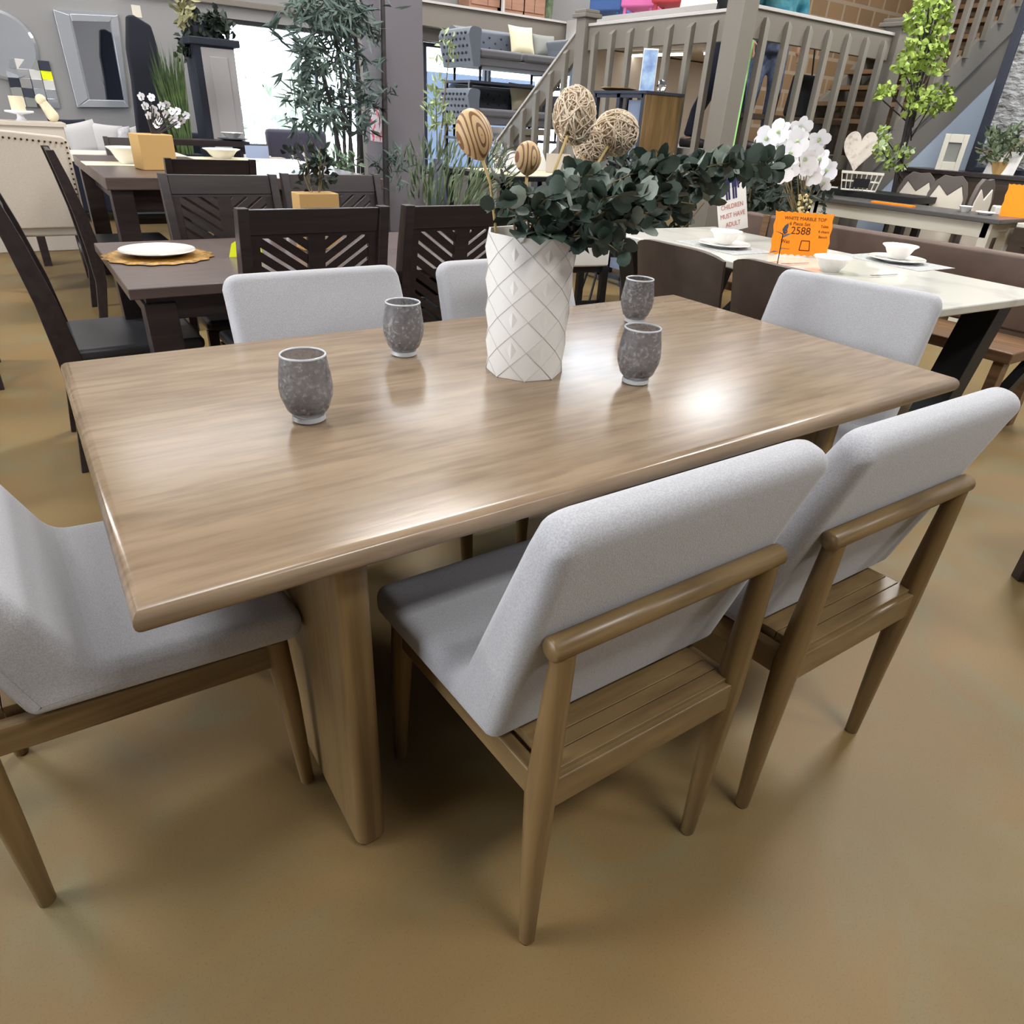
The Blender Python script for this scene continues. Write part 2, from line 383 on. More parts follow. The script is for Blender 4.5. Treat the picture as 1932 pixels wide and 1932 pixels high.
# back wall with a shopfront opening, a long window and clerestory openings
def wall_y(name, m, y0, y1, x0, x1, z0, z1, holes):
    xs = sorted({x0, x1}|{h[0] for h in holes}|{h[1] for h in holes}); zs = sorted({z0, z1}|{h[2] for h in holes}|{h[3] for h in holes}); mb = MB()
    for i in range(len(xs)-1):
        for j in range(len(zs)-1):
            cx, cz = (xs[i]+xs[i+1])/2, (zs[j]+zs[j+1])/2
            if not any(h[0] < cx < h[1] and h[2] < cz < h[3] for h in holes): mb.box(xs[i], y0, zs[j], xs[i+1], y1, zs[j+1])
    return struct(mb.build(name, m))
DX0, DX1, DZ = 2.3, 4.62, 2.24
CLER = [(4.55, 5.6, 4.1, 5.4), (8.8, 12.8, 3.3, 5.2)]
wall_y('wall_back', WALLG, YB, YB+.12, -7, 15, 0, 6.2, [(DX0, DX1, 0, DZ), (5.66, 8.6, .45, 2.25)]+CLER)
LW = (.2, 7.6, .15, 2.9)
for i, a in enumerate(((-6, 0, LW[0], 6.2), (LW[1], 0, YB+.12, 6.2), (LW[0], 0, LW[1], LW[2]), (LW[0], LW[3], LW[1], 6.2))): sbox('wall_left' if i == 0 else 'wall_left_%d' % (i+1), WALLG, -7.12, a[0], a[1], -7, a[2], a[3])
sbox('floor_outside_left', mat('outdoor_paving_left', (200, 198, 194), .9), -20, -6, -.12, -7.13, 12, -.02)
sbox('wall_front', WALLG, -7, -6.12, 0, 15, -6, 6.2)
sbox('wall_right', BLUEW, 9.45, -6, 0, 9.57, 4.36, 3.6)
sbox('wall_far', BEIGEW, 14.9, -6, 0, 15, YB, 6.2)
sbox('ceiling', CEILM, -7.1, -6.1, 6.2, 15.1, YB+.2, 6.3)
sbox('wall_blocks', BRICK, 6.75, 5.62, 0, 11.5, 5.74, 3.5)
# window frames and panes in the back wall
def window(name, x0, x1, z0, z1, mull, m=TAUPE, fw=.05):
    w = thing(name, '', '', ((x0+x1)/2, YB+.06, z0)); del w['label']; del w['category']; struct(w)
    X = (x1-x0)/2; H = z1-z0
    f = MB().box(-X, -.05, 0, -X+fw, .05, H).box(X-fw, -.05, 0, X, .05, H).box(-X+fw, -.05, H-fw, X-fw, .05, H).box(-X+fw, -.05, 0, X-fw, .05, fw)
    for q in mull: f.box(q-.02, -.04, fw, q+.02, .04, H-fw)
    f.build('window_frame', m, w); MB().box(-X+fw, -.006, fw, X-fw, .006, H-fw).build('pane', PANE, w); return w
window('door_1', DX0+.01, DX1-.01, 0.01, DZ, [.52], BLACK)
window('window_1', 5.67, 8.59, .46, 2.24, [-.35, -.27, 1.0], SLATE)
for i, c_ in enumerate(CLER): window('window_%d' % (i+2), c_[0], c_[1], c_[2], c_[3], [], TAUPE)
struct(MB().box(1.6, YB-.06, DZ+.13, 5.2, YB, DZ+.2).build('trim_1', TAUPE, bevel=.01))
# mezzanine: fascia along the back wall, floor slab on the right
sbox('trim_2', TAUPE, 5.3, YB-.42, 2.4, 8.0, YB-.002, 2.66)
sbox('trim_3', TAUPE, 5.3, YB-.16, 2.25, 8.6, YB-.002, 2.4)
sbox('trim_4', TAUPEL, 5.3, YB-.46, 2.662, 8.0, YB-.004, 2.69)
sbox('ceiling_mezzanine', BEIGEW, 8.0, 5.8, 2.42, 14.9, YB-.004, 2.66)
sbox('trim_5', TAUPEL, 7.96, 5.8, 2.45, 7.998, YB-.47, 2.7)
sbox('wall_mezzanine', BEIGEW, 8.62, YB-.3, 0, 14.88, YB-.2, 2.4)
# column
pc = struct(MB().box(3.16, 7.0, 0, 3.6, 7.44, 2.75).build('wall_column', COLUMN, bevel=.01))
sbox('trim_7', COLUMN, -6.9, 7.0, 2.752, 3.6, 7.44, 2.95)
# the outdoors beyond the glass
sbox('floor_outside', PAVE, -8, YB+.13, -.12, 20, 30, -.02)
sbox('wall_outside', BLUEO, 6.7, 14.2, -.02, 10, 14.35, 2.05)

# ------------------------------------------------------------ main dining table
TX0, TX1, TY0, TY1, TZ = -.004, 1.982, .769, 1.832, .75
t = thing('dining_table', 'long brown wooden dining table with slab legs under the white faceted vase', 'table', ((TX0+TX1)/2, (TY0+TY1)/2, 0))
hx, hy = (TX1-TX0)/2, (TY1-TY0)/2
tt = MB(); nk = 10; vs_ = []; fs = []
for k in range(nk+1):
    a = -pi/2+pi*k/nk; i_ = .021*(1-cos(a)); z = TZ-.021+.021*sin(a)
    vs_ += [(-hx+i_, -hy+i_, z), (hx-i_, -hy+i_, z), (hx-i_, hy-i_, z), (-hx+i_, hy-i_, z)]
for k in range(nk):
    for j in range(4): fs.append((k*4+j, k*4+(j+1) % 4, k*4+4+(j+1) % 4, k*4+4+j))
fs += [(3, 2, 1, 0), tuple(nk*4+j for j in range(4))]
sharp(tt.add(vs_, fs).build('tabletop', WOODT, t, smooth=True), 50)
for x0 in (.262, 1.505):
    MB().box(x0-.989, .826-1.3005, 0, x0-.989+.062, 1.775-1.3005, TZ-.042).build('leg', WOODZ, t, bevel=.022, seg=5)
MB().box(-.667, -.03, TZ-.10, .517, .03, TZ-.042).build('stretcher', WOODX, t, bevel=.004)

# ------------------------------------------------------------ grey upholstered dining chair
def upholstery(W=.248, er=.024):
    P = [(.512, .41, .026), (.524, .48, .032), (.185, .508, .055), (.0361, .85, 0), (.013, .903, .028), (-.048, .891, .028), (-.0295, .83, 0), (.085, .45, .022)]
    o = rounded(P); m = len(o); nr = []
    for i in range(m):
        a, c_ = o[i-1], o[(i+1) % m]; d = V3((c_[0]-a[0], c_[1]-a[1])).normalized(); nr.append((-d.y, d.x))
    xs = [(-W+er*(1-cos(k*pi/10)), er*(1-sin(k*pi/10))) for k in range(6)]
    xs += [(-W+.035, 0), (-W+.05, 0)]; xs += [(-x, i) for x, i in reversed(xs)]
    def pt(i, x, ins):
        y, z = o[i][0]+nr[i][0]*ins, o[i][1]+nr[i][1]*ins
        q = min(1, max(0, (abs(x)-(W-.048))/.048)); k_ = .254/.248; x *= k_; w = min(1, max(0, (z-.815)/.085)); z -= w*.03*(1-sqrt(max(0, 1-q*q)))
        return (x, y, z)
    outs = []
    for ids in (list(range(40, m))+list(range(0, 18)), list(range(17, 41))):
        mb = MB(); k = len(ids); vs_ = []; fs = []
        for x, ins in xs: vs_ += [pt(i, x, ins) for i in ids]
        for a in range(len(xs)-1):
            for j in range(k):
                fs.append((a*k+j, a*k+(j+1) % k, (a+1)*k+(j+1) % k, (a+1)*k+j))
        fs.append(tuple(range(k-1, -1, -1))); e_ = (len(xs)-1)*k; fs.append(tuple(range(e_, e_+k)))
        outs.append(mb.add(vs_, fs))
    return outs
def make_chair(label):
    t = thing('dining_chair', label, 'chair', group='grey upholstered chairs around the wooden table')
    se, ba = upholstery()
    sharp(se.build('seat', FABRIC, t, smooth=True), 55); sharp(ba.build('backrest', FABRIC, t, smooth=True), 55)
    MB().box(-.19, -.005, .423, .19, .0225, .447).box(-.19, .0240, .423, .19, .0505, .447).prism([(.052, .423), (.48, .384), (.48, .408), (.052, .447)], lambda p: (-.19, p[0], p[1]), lambda p: (.19, p[0], p[1])).build('seat_base', WOODX, t, bevel=.0012)
    MB().box(-.2, -.016, .375, .2, .008, .438).build('rear_apron', WOODX, t, bevel=.004); MB().box(-.2, .45, .345, .2, .474, .405).build('front_apron', WOODX, t, bevel=.004)
    for s_ in (-1, 1): MB().bar((s_*.207, 0, .408), (s_*.214, .465, .374), .024, .056).build('side_rail', WOODY, t, bevel=.004)
    for s_ in (-1, 1):
        sharp(MB().tube([(s_*.206, 0, 0), (s_*.206, 0, .004), (s_*.208, .002, .2), (s_*.209, .002, .41), (s_*.207, -.004, .56), (s_*.205, -.009, .69)], [.012, .0145, .02, .0255, .0215, .0175], 12).build('leg', WOODZ, t, smooth=True), 50)
        sharp(MB().tube([(s_*.224, .488, 0), (s_*.224, .488, .004), (s_*.218, .478, .25), (s_*.214, .468, .41)], [.012, .0145, .021, .0235], 12).build('leg', WOODZ, t, smooth=True), 50)
    L_ = .230
    sharp(MB().tube([(-L_, -.009, .70), (-L_+.004, -.009, .70), (L_-.004, -.009, .70), (L_, -.009, .70)], [.0145, .018, .018, .0145], 16).build('back_rail', WOODX, t, smooth=True), 50)
    return t
c0 = make_chair('grey upholstered dining chair nearest the camera, its wooden frame back towards us')
c0.location = (.658, .514, 0); c0.rotation_euler.z = radians(-.1)
dup(c0, (1.223, .494, 0), radians(-.4), 'grey upholstered dining chair on the near side, beside the nearest one and partly behind it')
dup(c0, (-.269, 1.241, 0), radians(-86.5), 'grey upholstered dining chair at the left end of the wooden table, cut by the frame')
dup(c0, (.66, 1.958, 0), radians(180.8), 'grey upholstered dining chair across the table, behind the two left tumblers', scale=(1, 1, .99))
dup(c0, (1.305, 1.956, 0), radians(180), 'grey upholstered dining chair across the table, half hidden behind the white vase', scale=(1, 1, .99))
dup(c0, (2.16, 1.235, 0), radians(90+13), 'grey upholstered dining chair at the right end of the table, turned slightly')

# ------------------------------------------------------------ smoked tumblers
def make_tumbler(label):
    t = thing('tumbler', label, 'glass', group='smoked crackle tumblers on the wooden table')
    prof = [(0, .012), (.028, .013), (.038, .024), (.047, .05), (.0485, .066), (.046, .09), (.0405, .1235)]
    inner = [(.0385, .1235), (.0435, .09), (.046, .066), (.0445, .05), (.036, .029), (.024, .02), (0, .019)]
    sharp(MB().lathe(prof+inner, 40).build('bowl', SMOKE, t, smooth=True), 60)
    sharp(MB().lathe([(0, 0), (.027, 0), (.031, .004), (.030, .0125), (.02, .0135), (0, .0135)], 32).build('base', CLEARG, t, smooth=True), 50)['label'] = 'thick clear glass base'
    q = MB(); k = 10
    q.lathe([(.0395+.0021*cos(2*pi*i/k), .1245+.0021*sin(2*pi*i/k)) for i in range(k)], 40, closed=True).build('rim', CLEARG, t, smooth=True)['label'] = 'shiny clear rim'
    return t
g0 = make_tumbler('smoked crackle tumbler at the near left, closest to the table edge')
def on(px, py, z, back=.03):
    p = A(px, py, z); d = V3((p.x, p.y, 0)).normalized(); return p+d*back
g0.scale = (1.05, 1.05, 1.06); g0.location = on(585, 803, TZ)
for q, l_ in (((763, 676), 'smoked crackle tumbler behind the nearest one, in front of the far left chair'),
              ((1197, 729), 'smoked crackle tumbler right of the vase, the nearer of the right pair'),
              ((1196, 612), 'smoked crackle tumbler right of the vase, the farther of the right pair')):
    dup(g0, on(q[0], q[1], TZ), R.random()*3, l_)

# ------------------------------------------------------------ faceted vase with eucalyptus
VC = V3((.948, 1.325, TZ))
t = thing('vase', 'tall white faceted vase of diamond relief in the middle of the wooden table', 'vase', VC)
N, ROWS, H = 8, 9, .318
def vr(k): return .094+.011*k/ROWS
vs_ = []; fs = []
for k in range(ROWS+1):
    for i in range(N):
        a = 2*pi*(i+.5*(k % 2))/N+.2; vs_.append((vr(k)*cos(a), vr(k)*sin(a), H*k/ROWS))
gro = MB(); tri = []
for k in range(ROWS):
    for i in range(N):
        a, b2 = k*N+i, k*N+(i+1) % N
        if k % 2 == 0: c_, d_ = (k+1)*N+i, (k+1)*N+(i-1) % N
        else: c_, d_ = (k+1)*N+(i+1) % N, (k+1)*N+i
        tri.append((a, b2, c_)); tri.append((c_, d_, a))
        for e1, e2 in ((a, c_), (a, d_)):
            p, q = V3(vs_[e1]), V3(vs_[e2]); n_ = V3((p.x+q.x, p.y+q.y, 0)).normalized()*.0002; gro.tube([p+n_*.5, q+n_*.5], .00055, 5)
mids = {}
for a, b2, c_ in tri:
    e_ = (min(a, b2), max(a, b2))
    if abs(vs_[a][2]) < 1e-6 and abs(vs_[b2][2]) < 1e-6 or abs(vs_[a][2]-H) < 1e-6 and abs(vs_[b2][2]-H) < 1e-6: fs.append((a, b2, c_)); continue
    if e_ not in mids:
        mids[e_] = len(vs_); vs_.append(tuple((vs_[a][i]+vs_[b2][i])/2*(.986 if i < 2 else 1) for i in range(3)))
    m_ = mids[e_]; fs.append((a, m_, c_)); fs.append((m_, b2, c_))
top = ROWS*N
inn = []
for i in range(N):
    p = V3(vs_[top+i]); inn.append((p.x*.95, p.y*.95, p.z))
for i in range(N):
    p = inn[i]; inn.append((p[0]*.92, p[1]*.92, .02))
k = len(vs_); vs_ += inn
for i in range(N):
    fs.append((top+i, top+(i+1) % N, k+(i+1) % N, k+i)); fs.append((k+i, k+(i+1) % N, k+N+(i+1) % N, k+N+i))
fs.append(tuple(k+N+i for i in range(N))); fs.append(tuple(range(N-1, -1, -1)))
MB().add(vs_, fs).build('body', VASEM, t, bevel=.0015, seg=2)
gro.build('relief_lines', GROOVE, t)['label'] = 'thin greyish worn ridges'

RIM = VC+V3((0, 0, H))
def path(p0, p1, sag=0.0, n=7, bow=0.0):
    p0, p1 = V3(p0), V3(p1); o = []
    for i in range(n):
        u = i/(n-1); o.append(p0.lerp(p1, u)+V3((0, 0, sag*4*u*(1-u)+bow*u*u)))
    return o
def rv(s_): return V3((R.uniform(-s_, s_), R.uniform(-s_, s_), R.uniform(-s_, s_)))
t = thing('eucalyptus_spray', 'dark green artificial eucalyptus branches spreading right out of the white vase', 'plant', VC)
st, le, lp = MB(), MB(), MB()
ends = [AY(*q) for q in ((1450, 308, 1.12), (1400, 304, 1.1), (1470, 312, 1.15), (1340, 300, 1.2), (1255, 300, 1.3), (1310, 385, 1.15), (1190, 345, 1.25), (1225, 400, 1.2), (1290, 345, 1.35), (1155, 345, 1.4),
                         (1090, 330, 1.35), (1045, 375, 1.2), (1180, 450, 1.2), (985, 372, 1.3), (945, 350, 1.35), (930, 395, 1.25), (1400, 300, 1.4), (1120, 400, 1.15), (1350, 322, 1.2), (1270, 370, 1.1), (1100, 380, 1.3), (1160, 400, 1.35), (1425, 300, 1.3), (1470, 318, 1.35), (1172, 478, 1.12), (1150, 462, 1.2), (1210, 430, 1.15), (1300, 360, 1.3), (1325, 345, 1.25), (1250, 385, 1.35), (1215, 370, 1.05), (1235, 408, 1.15), (1290, 398, 1.25), (1345, 372, 1.3), (1265, 350, 1.2), (1200, 395, 1.25), (1320, 320, 1.1), (1240, 320, 1.15), (1120, 330, 1.2))]
for e_ in ends:
    p0 = V3((R.uniform(-.05, .05), R.uniform(-.05, .05), H-.08)); p1 = e_-VC
    P = path(p0, p1, .05, 10); st.tube(P, [.0035-.0025*i/9 for i in range(10)], 5)
    ln = (p1-p0).length; m = int(ln/.016)
    for i in range(3 if ln > .3 else 2, m+1):
        u = i/m; q = p0.lerp(p1, u)+V3((0, 0, .2*u*(1-u))); d = (p1-p0).normalized()
        if u < .28: continue
        for s_ in range(2):
            dd = (d*.35+rv(1.0)); z_ = R.uniform(.6, 1); big = .021+.02*R.random()
            (lp if R.random() < .17 else le).disc(q, dd, rv(1)+V3((0, 0, .5)), big*1.25, big*(.4+z_*.7), .12)
for i in range(9):   # big leaves lapping over the rim
    a = -2.4+i*.33; q = V3((.07*cos(a), .07*sin(a), H+.0)); le.leaf(q, V3((cos(a), sin(a), .35*R.uniform(-.4, 1))), V3((0, 0, 1)), .075, .06, .1, .3)
st.build('stems', STEM, t, smooth=True); le.build('foliage', EUC, t, smooth=True); lp.build('pale_foliage', EUCP, t, smooth=True)['label'] = 'greyish pale leaves'
# balls on sticks standing in the vase
def stick_ball(name, px, py, Y, rad, sc, m, label, base, neck):
    c_ = AY(px, py, Y); b0 = RIM+V3(base); t = thing(name, label, 'decoration', b0)
    d = (c_-b0); up = d.normalized(); o_ = up*(rad*sc[2])
    mb = MB()
    if m is STRIPE:
        prof = []
        for i in range(15):
            u = i/14; th = pi*u; r_ = rad*sin(th)*(1 if u > .5 else (.55+.45*sin(th))); prof.append((max(r_, .002), -rad*sc[2]*cos(th)))
        mb.lathe(prof, 24)
        h = sharp(mb.build('ball', m, t, smooth=True, loc=d), 60)
        h.rotation_euler = V3((0, 0, 1)).rotation_difference(up).to_euler()
    else:
        rr = random.Random(int(px))
        for i in range(170):
            ax = V3((rr.uniform(-1, 1), rr.uniform(-1, 1), rr.uniform(-1, 1))).normalized(); e1 = ax.orthogonal().normalized(); e2 = ax.cross(e1); a0 = rr.random()*6.3; k_ = rr.uniform(.94, 1.1)
            P = [(e1*cos(a0+j*.28)+e2*sin(a0+j*.28)+ax*rr.uniform(-.12, .12)) for j in range(8)]
            mb.tube([V3((p.x*sc[0], p.y*sc[1], p.z*sc[2]))*rad*k_ for p in P], rr.uniform(.0012, .0022), 5)
        mb.ball((0, 0, 0), rad*.93, 14, 10, sc); h = mb.build('ball', m, t, smooth=True, loc=d)
    MB().tube([V3((0, 0, -.12)), d*.5+V3((0, 0, .004)), d-o_*.6], [.003, .003, .0036], 6).build('stem', STRAW, t, smooth=True)
stick_ball('striped_ball_stem', 895, 255, 1.36, .037, (1, 1, 1.32), STRIPE, 'large striped wooden ball on a stick, leftmost above the vase', (-.06, .02, 0), 0)
stick_ball('striped_ball_stem', 996, 299, 1.36, .029, (1, 1, 1.18), STRIPE, 'small striped wooden ball on a stick above the centre of the vase', (-.01, .02, 0), 0)
stick_ball('wicker_ball_stem', 1084, 219, 1.40, .045, (1, 1, 1.22), ROPE, 'tallest straw wicker ball on a stick over the vase', (-.02, -.03, 0), 0)
stick_ball('wicker_ball_stem', 1162, 251, 1.42, .050, (1, 1, .92), ROPE, 'widest straw wicker ball, rightmost of the balls over the vase', (.03, -.05, 0), 0)
stick_ball('wicker_ball_stem', 1117, 272, 1.45, .043, (1, 1, 1.0), ROPE, 'straw wicker ball wedged low between the two other wicker balls', (.02, .02, 0), 0)

# ------------------------------------------------------------ dark chevron-backed chairs and dark table
def make_dark(label, m=DARK, seat=DARKSEAT):
    t = thing('chevron_back_chair', label, 'chair', group='dark chairs with chevron cut backs')
    def by(z): return -.02-.10*max(0, (z-.45)/.55)**1.4
    for s_ in (-1, 1):
        P = [(s_*.225, -.06, 0), (s_*.225, -.02, .25), (s_*.225, by(.45), .45), (s_*.225, by(.65), .65), (s_*.225, by(.85), .85), (s_*.225, by(1.0), 1.0)]
        w = [.05, .062, .078, .068, .056, .044]; q = MB(); vs_ = []
        for (x, y, z), d_ in zip(P, w): vs_ += [(x-.017, y-d_/2, z), (x+.017, y-d_/2, z), (x+.017, y+d_/2, z), (x-.017, y+d_/2, z)]
        fs = [(0, 3, 2, 1), (20, 21, 22, 23)]
        for i in range(5):
            for j in range(4): fs.append((i*4+j, i*4+(j+1) % 4, i*4+4+(j+1) % 4, i*4+4+j))
        q.add(vs_, fs).build('rear_leg', m, t, bevel=.003)
        MB().box(s_*.215-.02, .40, 0, s_*.215+.02, .44, .43).build('front_leg', m, t, bevel=.003)
    def m3(off): return lambda p: (p[0], by(p[1])+off, p[1])
    tr = MB(); tr.prism([(-.208, .915), (.208, .915), (.208, .995), (-.208, .995)], m3(-.012), m3(.012)); tr.build('top_rail', m, t, bevel=.003)
    la = MB()
    for z0, z1 in ((.50, .525), (.905, .916)): la.prism([(-.208, z0), (.208, z0), (.208, z1), (-.208, z1)], m3(-.008), m3(.008))
    for x0, x1 in ((-.208, -.178), (-.028, .028), (.178, .208)): la.prism([(x0, .525), (x1, .525), (x1, .905), (x0, .905)], m3(-.008), m3(.008))
    for s_ in (-1, 1):
        for i in range(-4, 9):
            z0 = .53+i*.047   # left half slopes down towards the middle, right half mirrors it
            P = clip([(.028, z0), (.028, z0+.033), (.178, z0+.033+.112), (.178, z0+.112)], .028, .525, .178, .905)
            if len(P) > 2:
                P = [(s_*x, z) for x, z in P]; la.prism(P if s_ > 0 else P[::-1], m3(-.007), m3(.007))
    la.build('chevron_panel', m, t)
    MB().box(-.21, -.02, .39, .21, .42, .43).build('seat_frame', m, t, bevel=.003)
    MB().box(-.235, 0, .43, .235, .45, .475).build('seat', seat, t, bevel=.018, seg=4)
    for z, y in ((.2, 0),):
        MB().box(-.2, .41, z, .2, .43, z+.03).build('stretcher', m, t, bevel=.003)
    return t
d0 = make_dark('dark chevron-backed chair tucked under the gold placemat table, its back to the wooden table')
d0.location = (.83, 2.53, 0); d0.rotation_euler.z = radians(1)
d0.scale = (1.08, 1, 1)
def dk(loc, rz, l_, s_=1.08, **k): return dup(d0, loc, rz, l_, scale=(s_, 1, 1), **k)
dk((1.42, 2.55, 0), radians(1), 'dark chevron-backed chair seen from behind, left of the white vase')
dk((.82, 3.56, 0), radians(179), 'dark chevron-backed chair facing us across the gold placemat table')
dk((1.39, 3.63, 0), radians(180), 'dark chevron-backed chair facing us behind the small kraft planter')
dk((.05, 3.12, 0), radians(-90), 'dark chair side-on at the left end of the gold placemat table', 1)
t = thing('dark_dining_table', 'dark brown wooden table set with a gold placemat and white plate', 'table', (1.0, 2.95, 0))
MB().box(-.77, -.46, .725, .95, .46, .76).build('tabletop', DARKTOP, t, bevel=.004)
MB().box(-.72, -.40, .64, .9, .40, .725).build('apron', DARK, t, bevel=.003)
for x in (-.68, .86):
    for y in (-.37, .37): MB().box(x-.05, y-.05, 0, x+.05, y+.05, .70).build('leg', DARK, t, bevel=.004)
pp = A(300, 484, .76)
gm = MB().lathe([(0, 0), (.165, 0), (.193, .004), (.172, .009), (.155, .005), (.1, .007), (0, .006)], 96)
gm.v = [(x*k_, y*k_, z) for x, y, z in gm.v for k_ in [1+(.035*sin(16*atan2(y, x)) if x*x+y*y > .025 else 0)]]
tag(gm.build('placemat', GOLD, loc=pp), 'round textured gold placemat under the white plate', 'placemat')
tag(sharp(MB().lathe([(0, 0), (.085, 0), (.10, .006), (.136, .016), (.134, .02), (.09, .011), (0, .009)], 40).build('plate', WHITE, smooth=True, loc=pp+V3((.0, .01, .0085))), 50), 'round white plate on the gold placemat', 'plate')
yc = A(445, 490, .76)
o = MB(); o.prism([(0, 0), (.13, .0), (.13, .085), (.06, .07), (.02, .05)], lambda p: (p[0]-.01, 0, p[1]), lambda p: (p[0]-.01, .004, p[1]))
tag(o.build('price_card', YELLOW, loc=yc+V3((0, .06, .0)), rot=(radians(-20), 0, 0)), 'fluorescent yellow price card on the dark table, half hidden by a chair back', 'card')
# kraft planter with a small herb on the dark table
def foliage_ball(n, c, sx, sz, ln, w, mb, up=.5):
    for i in range(n):
        a = rv(1).normalized(); p = V3(c)+V3((a.x*sx, a.y*sx, a.z*sz))*R.uniform(.4, 1); mb.leaf(p, a+V3((0, 0, up))+rv(.5), rv(1), ln*R.uniform(.7, 1.2), w*R.uniform(.7, 1.2))
    return mb
def planter(p, w, h, label, m=KRAFT, leaf=None, tall=.25, nlf=80, cat='plant'):
    t = thing('planter', label, cat, p)
    q = MB().box(-w/2, -.05, 0, w/2, .05, h); q.build('pot', m, t, bevel=.004)
    if leaf:
        f = MB(); st = MB()
        for i in range(7):
            e_ = V3((R.uniform(-w*.45, w*.45), R.uniform(-.06, .06), h+R.uniform(.4, 1)*tall)); st.tube([(e_.x*.3, 0, h-.01), e_], .002, 4)
            foliage_ball(nlf//7, e_-V3((0, 0, tall*.2)), w*.22, tall*.3, .035, .022, f)
        f.build('foliage', leaf, t); st.build('stems', STEM, t)
    return t
kp = AY(594, 363, 3.05)
planter((kp.x, 3.05, .76), .17, kp.z-.76, 'small kraft planter with a dark herb standing on the dark table', leaf=DKG, tall=.2, nlf=120)

# ------------------------------------------------------------ marble table group on the right
MC, MR = V3((3.2, 2.2, 0)), radians(-3.5)
def ml(p):   # marble-table local -> world
    return MC+Matrix.Rotation(MR, 3, 'Z') @ V3(p)
def mloc(px, py, z=.76):
    return A(px, py, z)
t = thing('marble_dining_table', 'white marble-topped dining table on thick black legs, laid with bowls', 'table', MC, MR)
MB().box(-.45, -1.0, .725, .45, 1.0, .76).build('tabletop', MARBLE, t, bevel=.008, seg=3)
for y, s_ in ((-.8, -1), (.8, 1)):
    for x in (-1, 1):
        MB().bar((x*.40, y, .725), (x*.16, y, 0), .10, .14, (0, 1, 0)).build('leg', BLACK, t, bevel=.003)
MB().box(-.2, -.78, .66, .2, .78, .725).build('underframe', BLACK, t)
def leather_chair(label):
    t = thing('leather_chair', label, 'chair', group='brown leather chairs at the marble table')
    P = rounded([(-.235, .42, .05), (.235, .42, .05), (.25, .87, .06), (-.25, .87, .06)], 5)
    mb = MB(); nx = 14; vs_ = []; fs = []
    for side in (0, 1):
        for j in range(9):
            z = .42+.45*j/8
            for i in range(nx+1):
                u = -1+2*i/nx; x = u*(.235+.015*j/8); cz = z-.03*u**4*(j/8); y = -.02-.07*(j/8)+.045*u*u
                vs_.append((x, y+(-.018 if side == 0 else .018)*(1-.6*u**6), cz))
    k = nx+1; n2 = 9*k
    for j in range(8):
        for i in range(nx):
            a = j*k+i; fs.append((a, a+1, a+k+1, a+k)); fs.append((n2+a, n2+a+k, n2+a+k+1, n2+a+1))
    for i in range(nx): fs.append((8*k+i, 8*k+i+1, n2+8*k+i+1, n2+8*k+i)); fs.append((i+1, i, n2+i, n2+i+1))
    for j in range(8):
        fs.append((j*k, (j+1)*k, n2+(j+1)*k, n2+j*k)); fs.append(((j+1)*k-1, n2+(j+1)*k-1, n2+(j+2)*k-1, (j+2)*k-1))
    sharp(mb.add(vs_, fs).build('backrest', LEATHER, t, smooth=True), 60)
    MB().box(-.24, -.02, .41, .24, .45, .48).build('seat', LEATHER, t, bevel=.025, seg=4)
    for x in (-.19, .19):
        for y in (0, .40): MB().tube([(x*1.1, y*1.05, 0), (x, y, .42)], [.014, .02], 8).build('leg', DARK, t, smooth=True)
    return t
l0 = leather_chair('brown leather chair with curved back at the marble table, the farther of the two')
l0.location = (2.33, 2.12, 0); l0.rotation_euler.z = radians(-90)
dup(l0, (2.38, 1.62, 0), radians(-92), 'brown leather chair at the marble table, the nearer one beside the grey end chair')
t = thing('dining_bench', 'brown leather-backed wooden bench on the far side of the marble table', 'bench', (3.74, 1.28, 0))
MB().box(0, 0, .395, .40, 2.0, .45).build('seat', BENCHW, t, bevel=.008)
MB().box(.42, -.1, .46, .50, 2.05, .825).build('backrest', BENCHL, t, bevel=.02, seg=3)
for y in (.05, 1.85):
    MB().bar((.05, y, .395), (.03, y, 0), .07, .05, (0, 1, 0)).build('leg', BENCHW, t, bevel=.003)
    MB().bar((.44, y, .825), (.44, y, 0), .06, .05, (0, 1, 0)).build('leg', BENCHW, t, bevel=.003)
    MB().bar((.05, y, .1), (.42, y, .36), .05, .05).build('brace', BLACK, t)
# tableware
def bowl_prof(r, h):
    o = [(0, 0), (r*.42, 0), (r*.44, .004), (r*.62, h*.35), (r*.80, h*.8), (r, h)]
    return o+[(r*.985, h+.004), (r*.77, h*.82), (r*.58, h*.38), (r*.4, .012), (0, .01)]
def bowl(p, r, h, label, group='white bowls on the marble table', m=WHITE, name='bowl'):
    return tag(sharp(MB().lathe(bowl_prof(r, h), 28).build(name, m, smooth=True, loc=p), 50), label, 'bowl', group)
def plate(p, r, label, m=WHITE, group=None, name='plate'):
    return tag(sharp(MB().lathe([(0, 0), (r*.6, 0), (r*.65, .005), (r, .016), (r*.985, .02), (r*.64, .01), (0, .008)], 32).build(name, m, smooth=True, loc=p), 50), label, 'plate', group)
def flat(p, w, d, h, rz, m, name, label, cat, group=None, bevel=0):
    return tag(MB().box(-w/2, -d/2, 0, w/2, d/2, h).build(name, m, loc=p, rot=(0, 0, rz), bevel=bevel), label, cat, group)
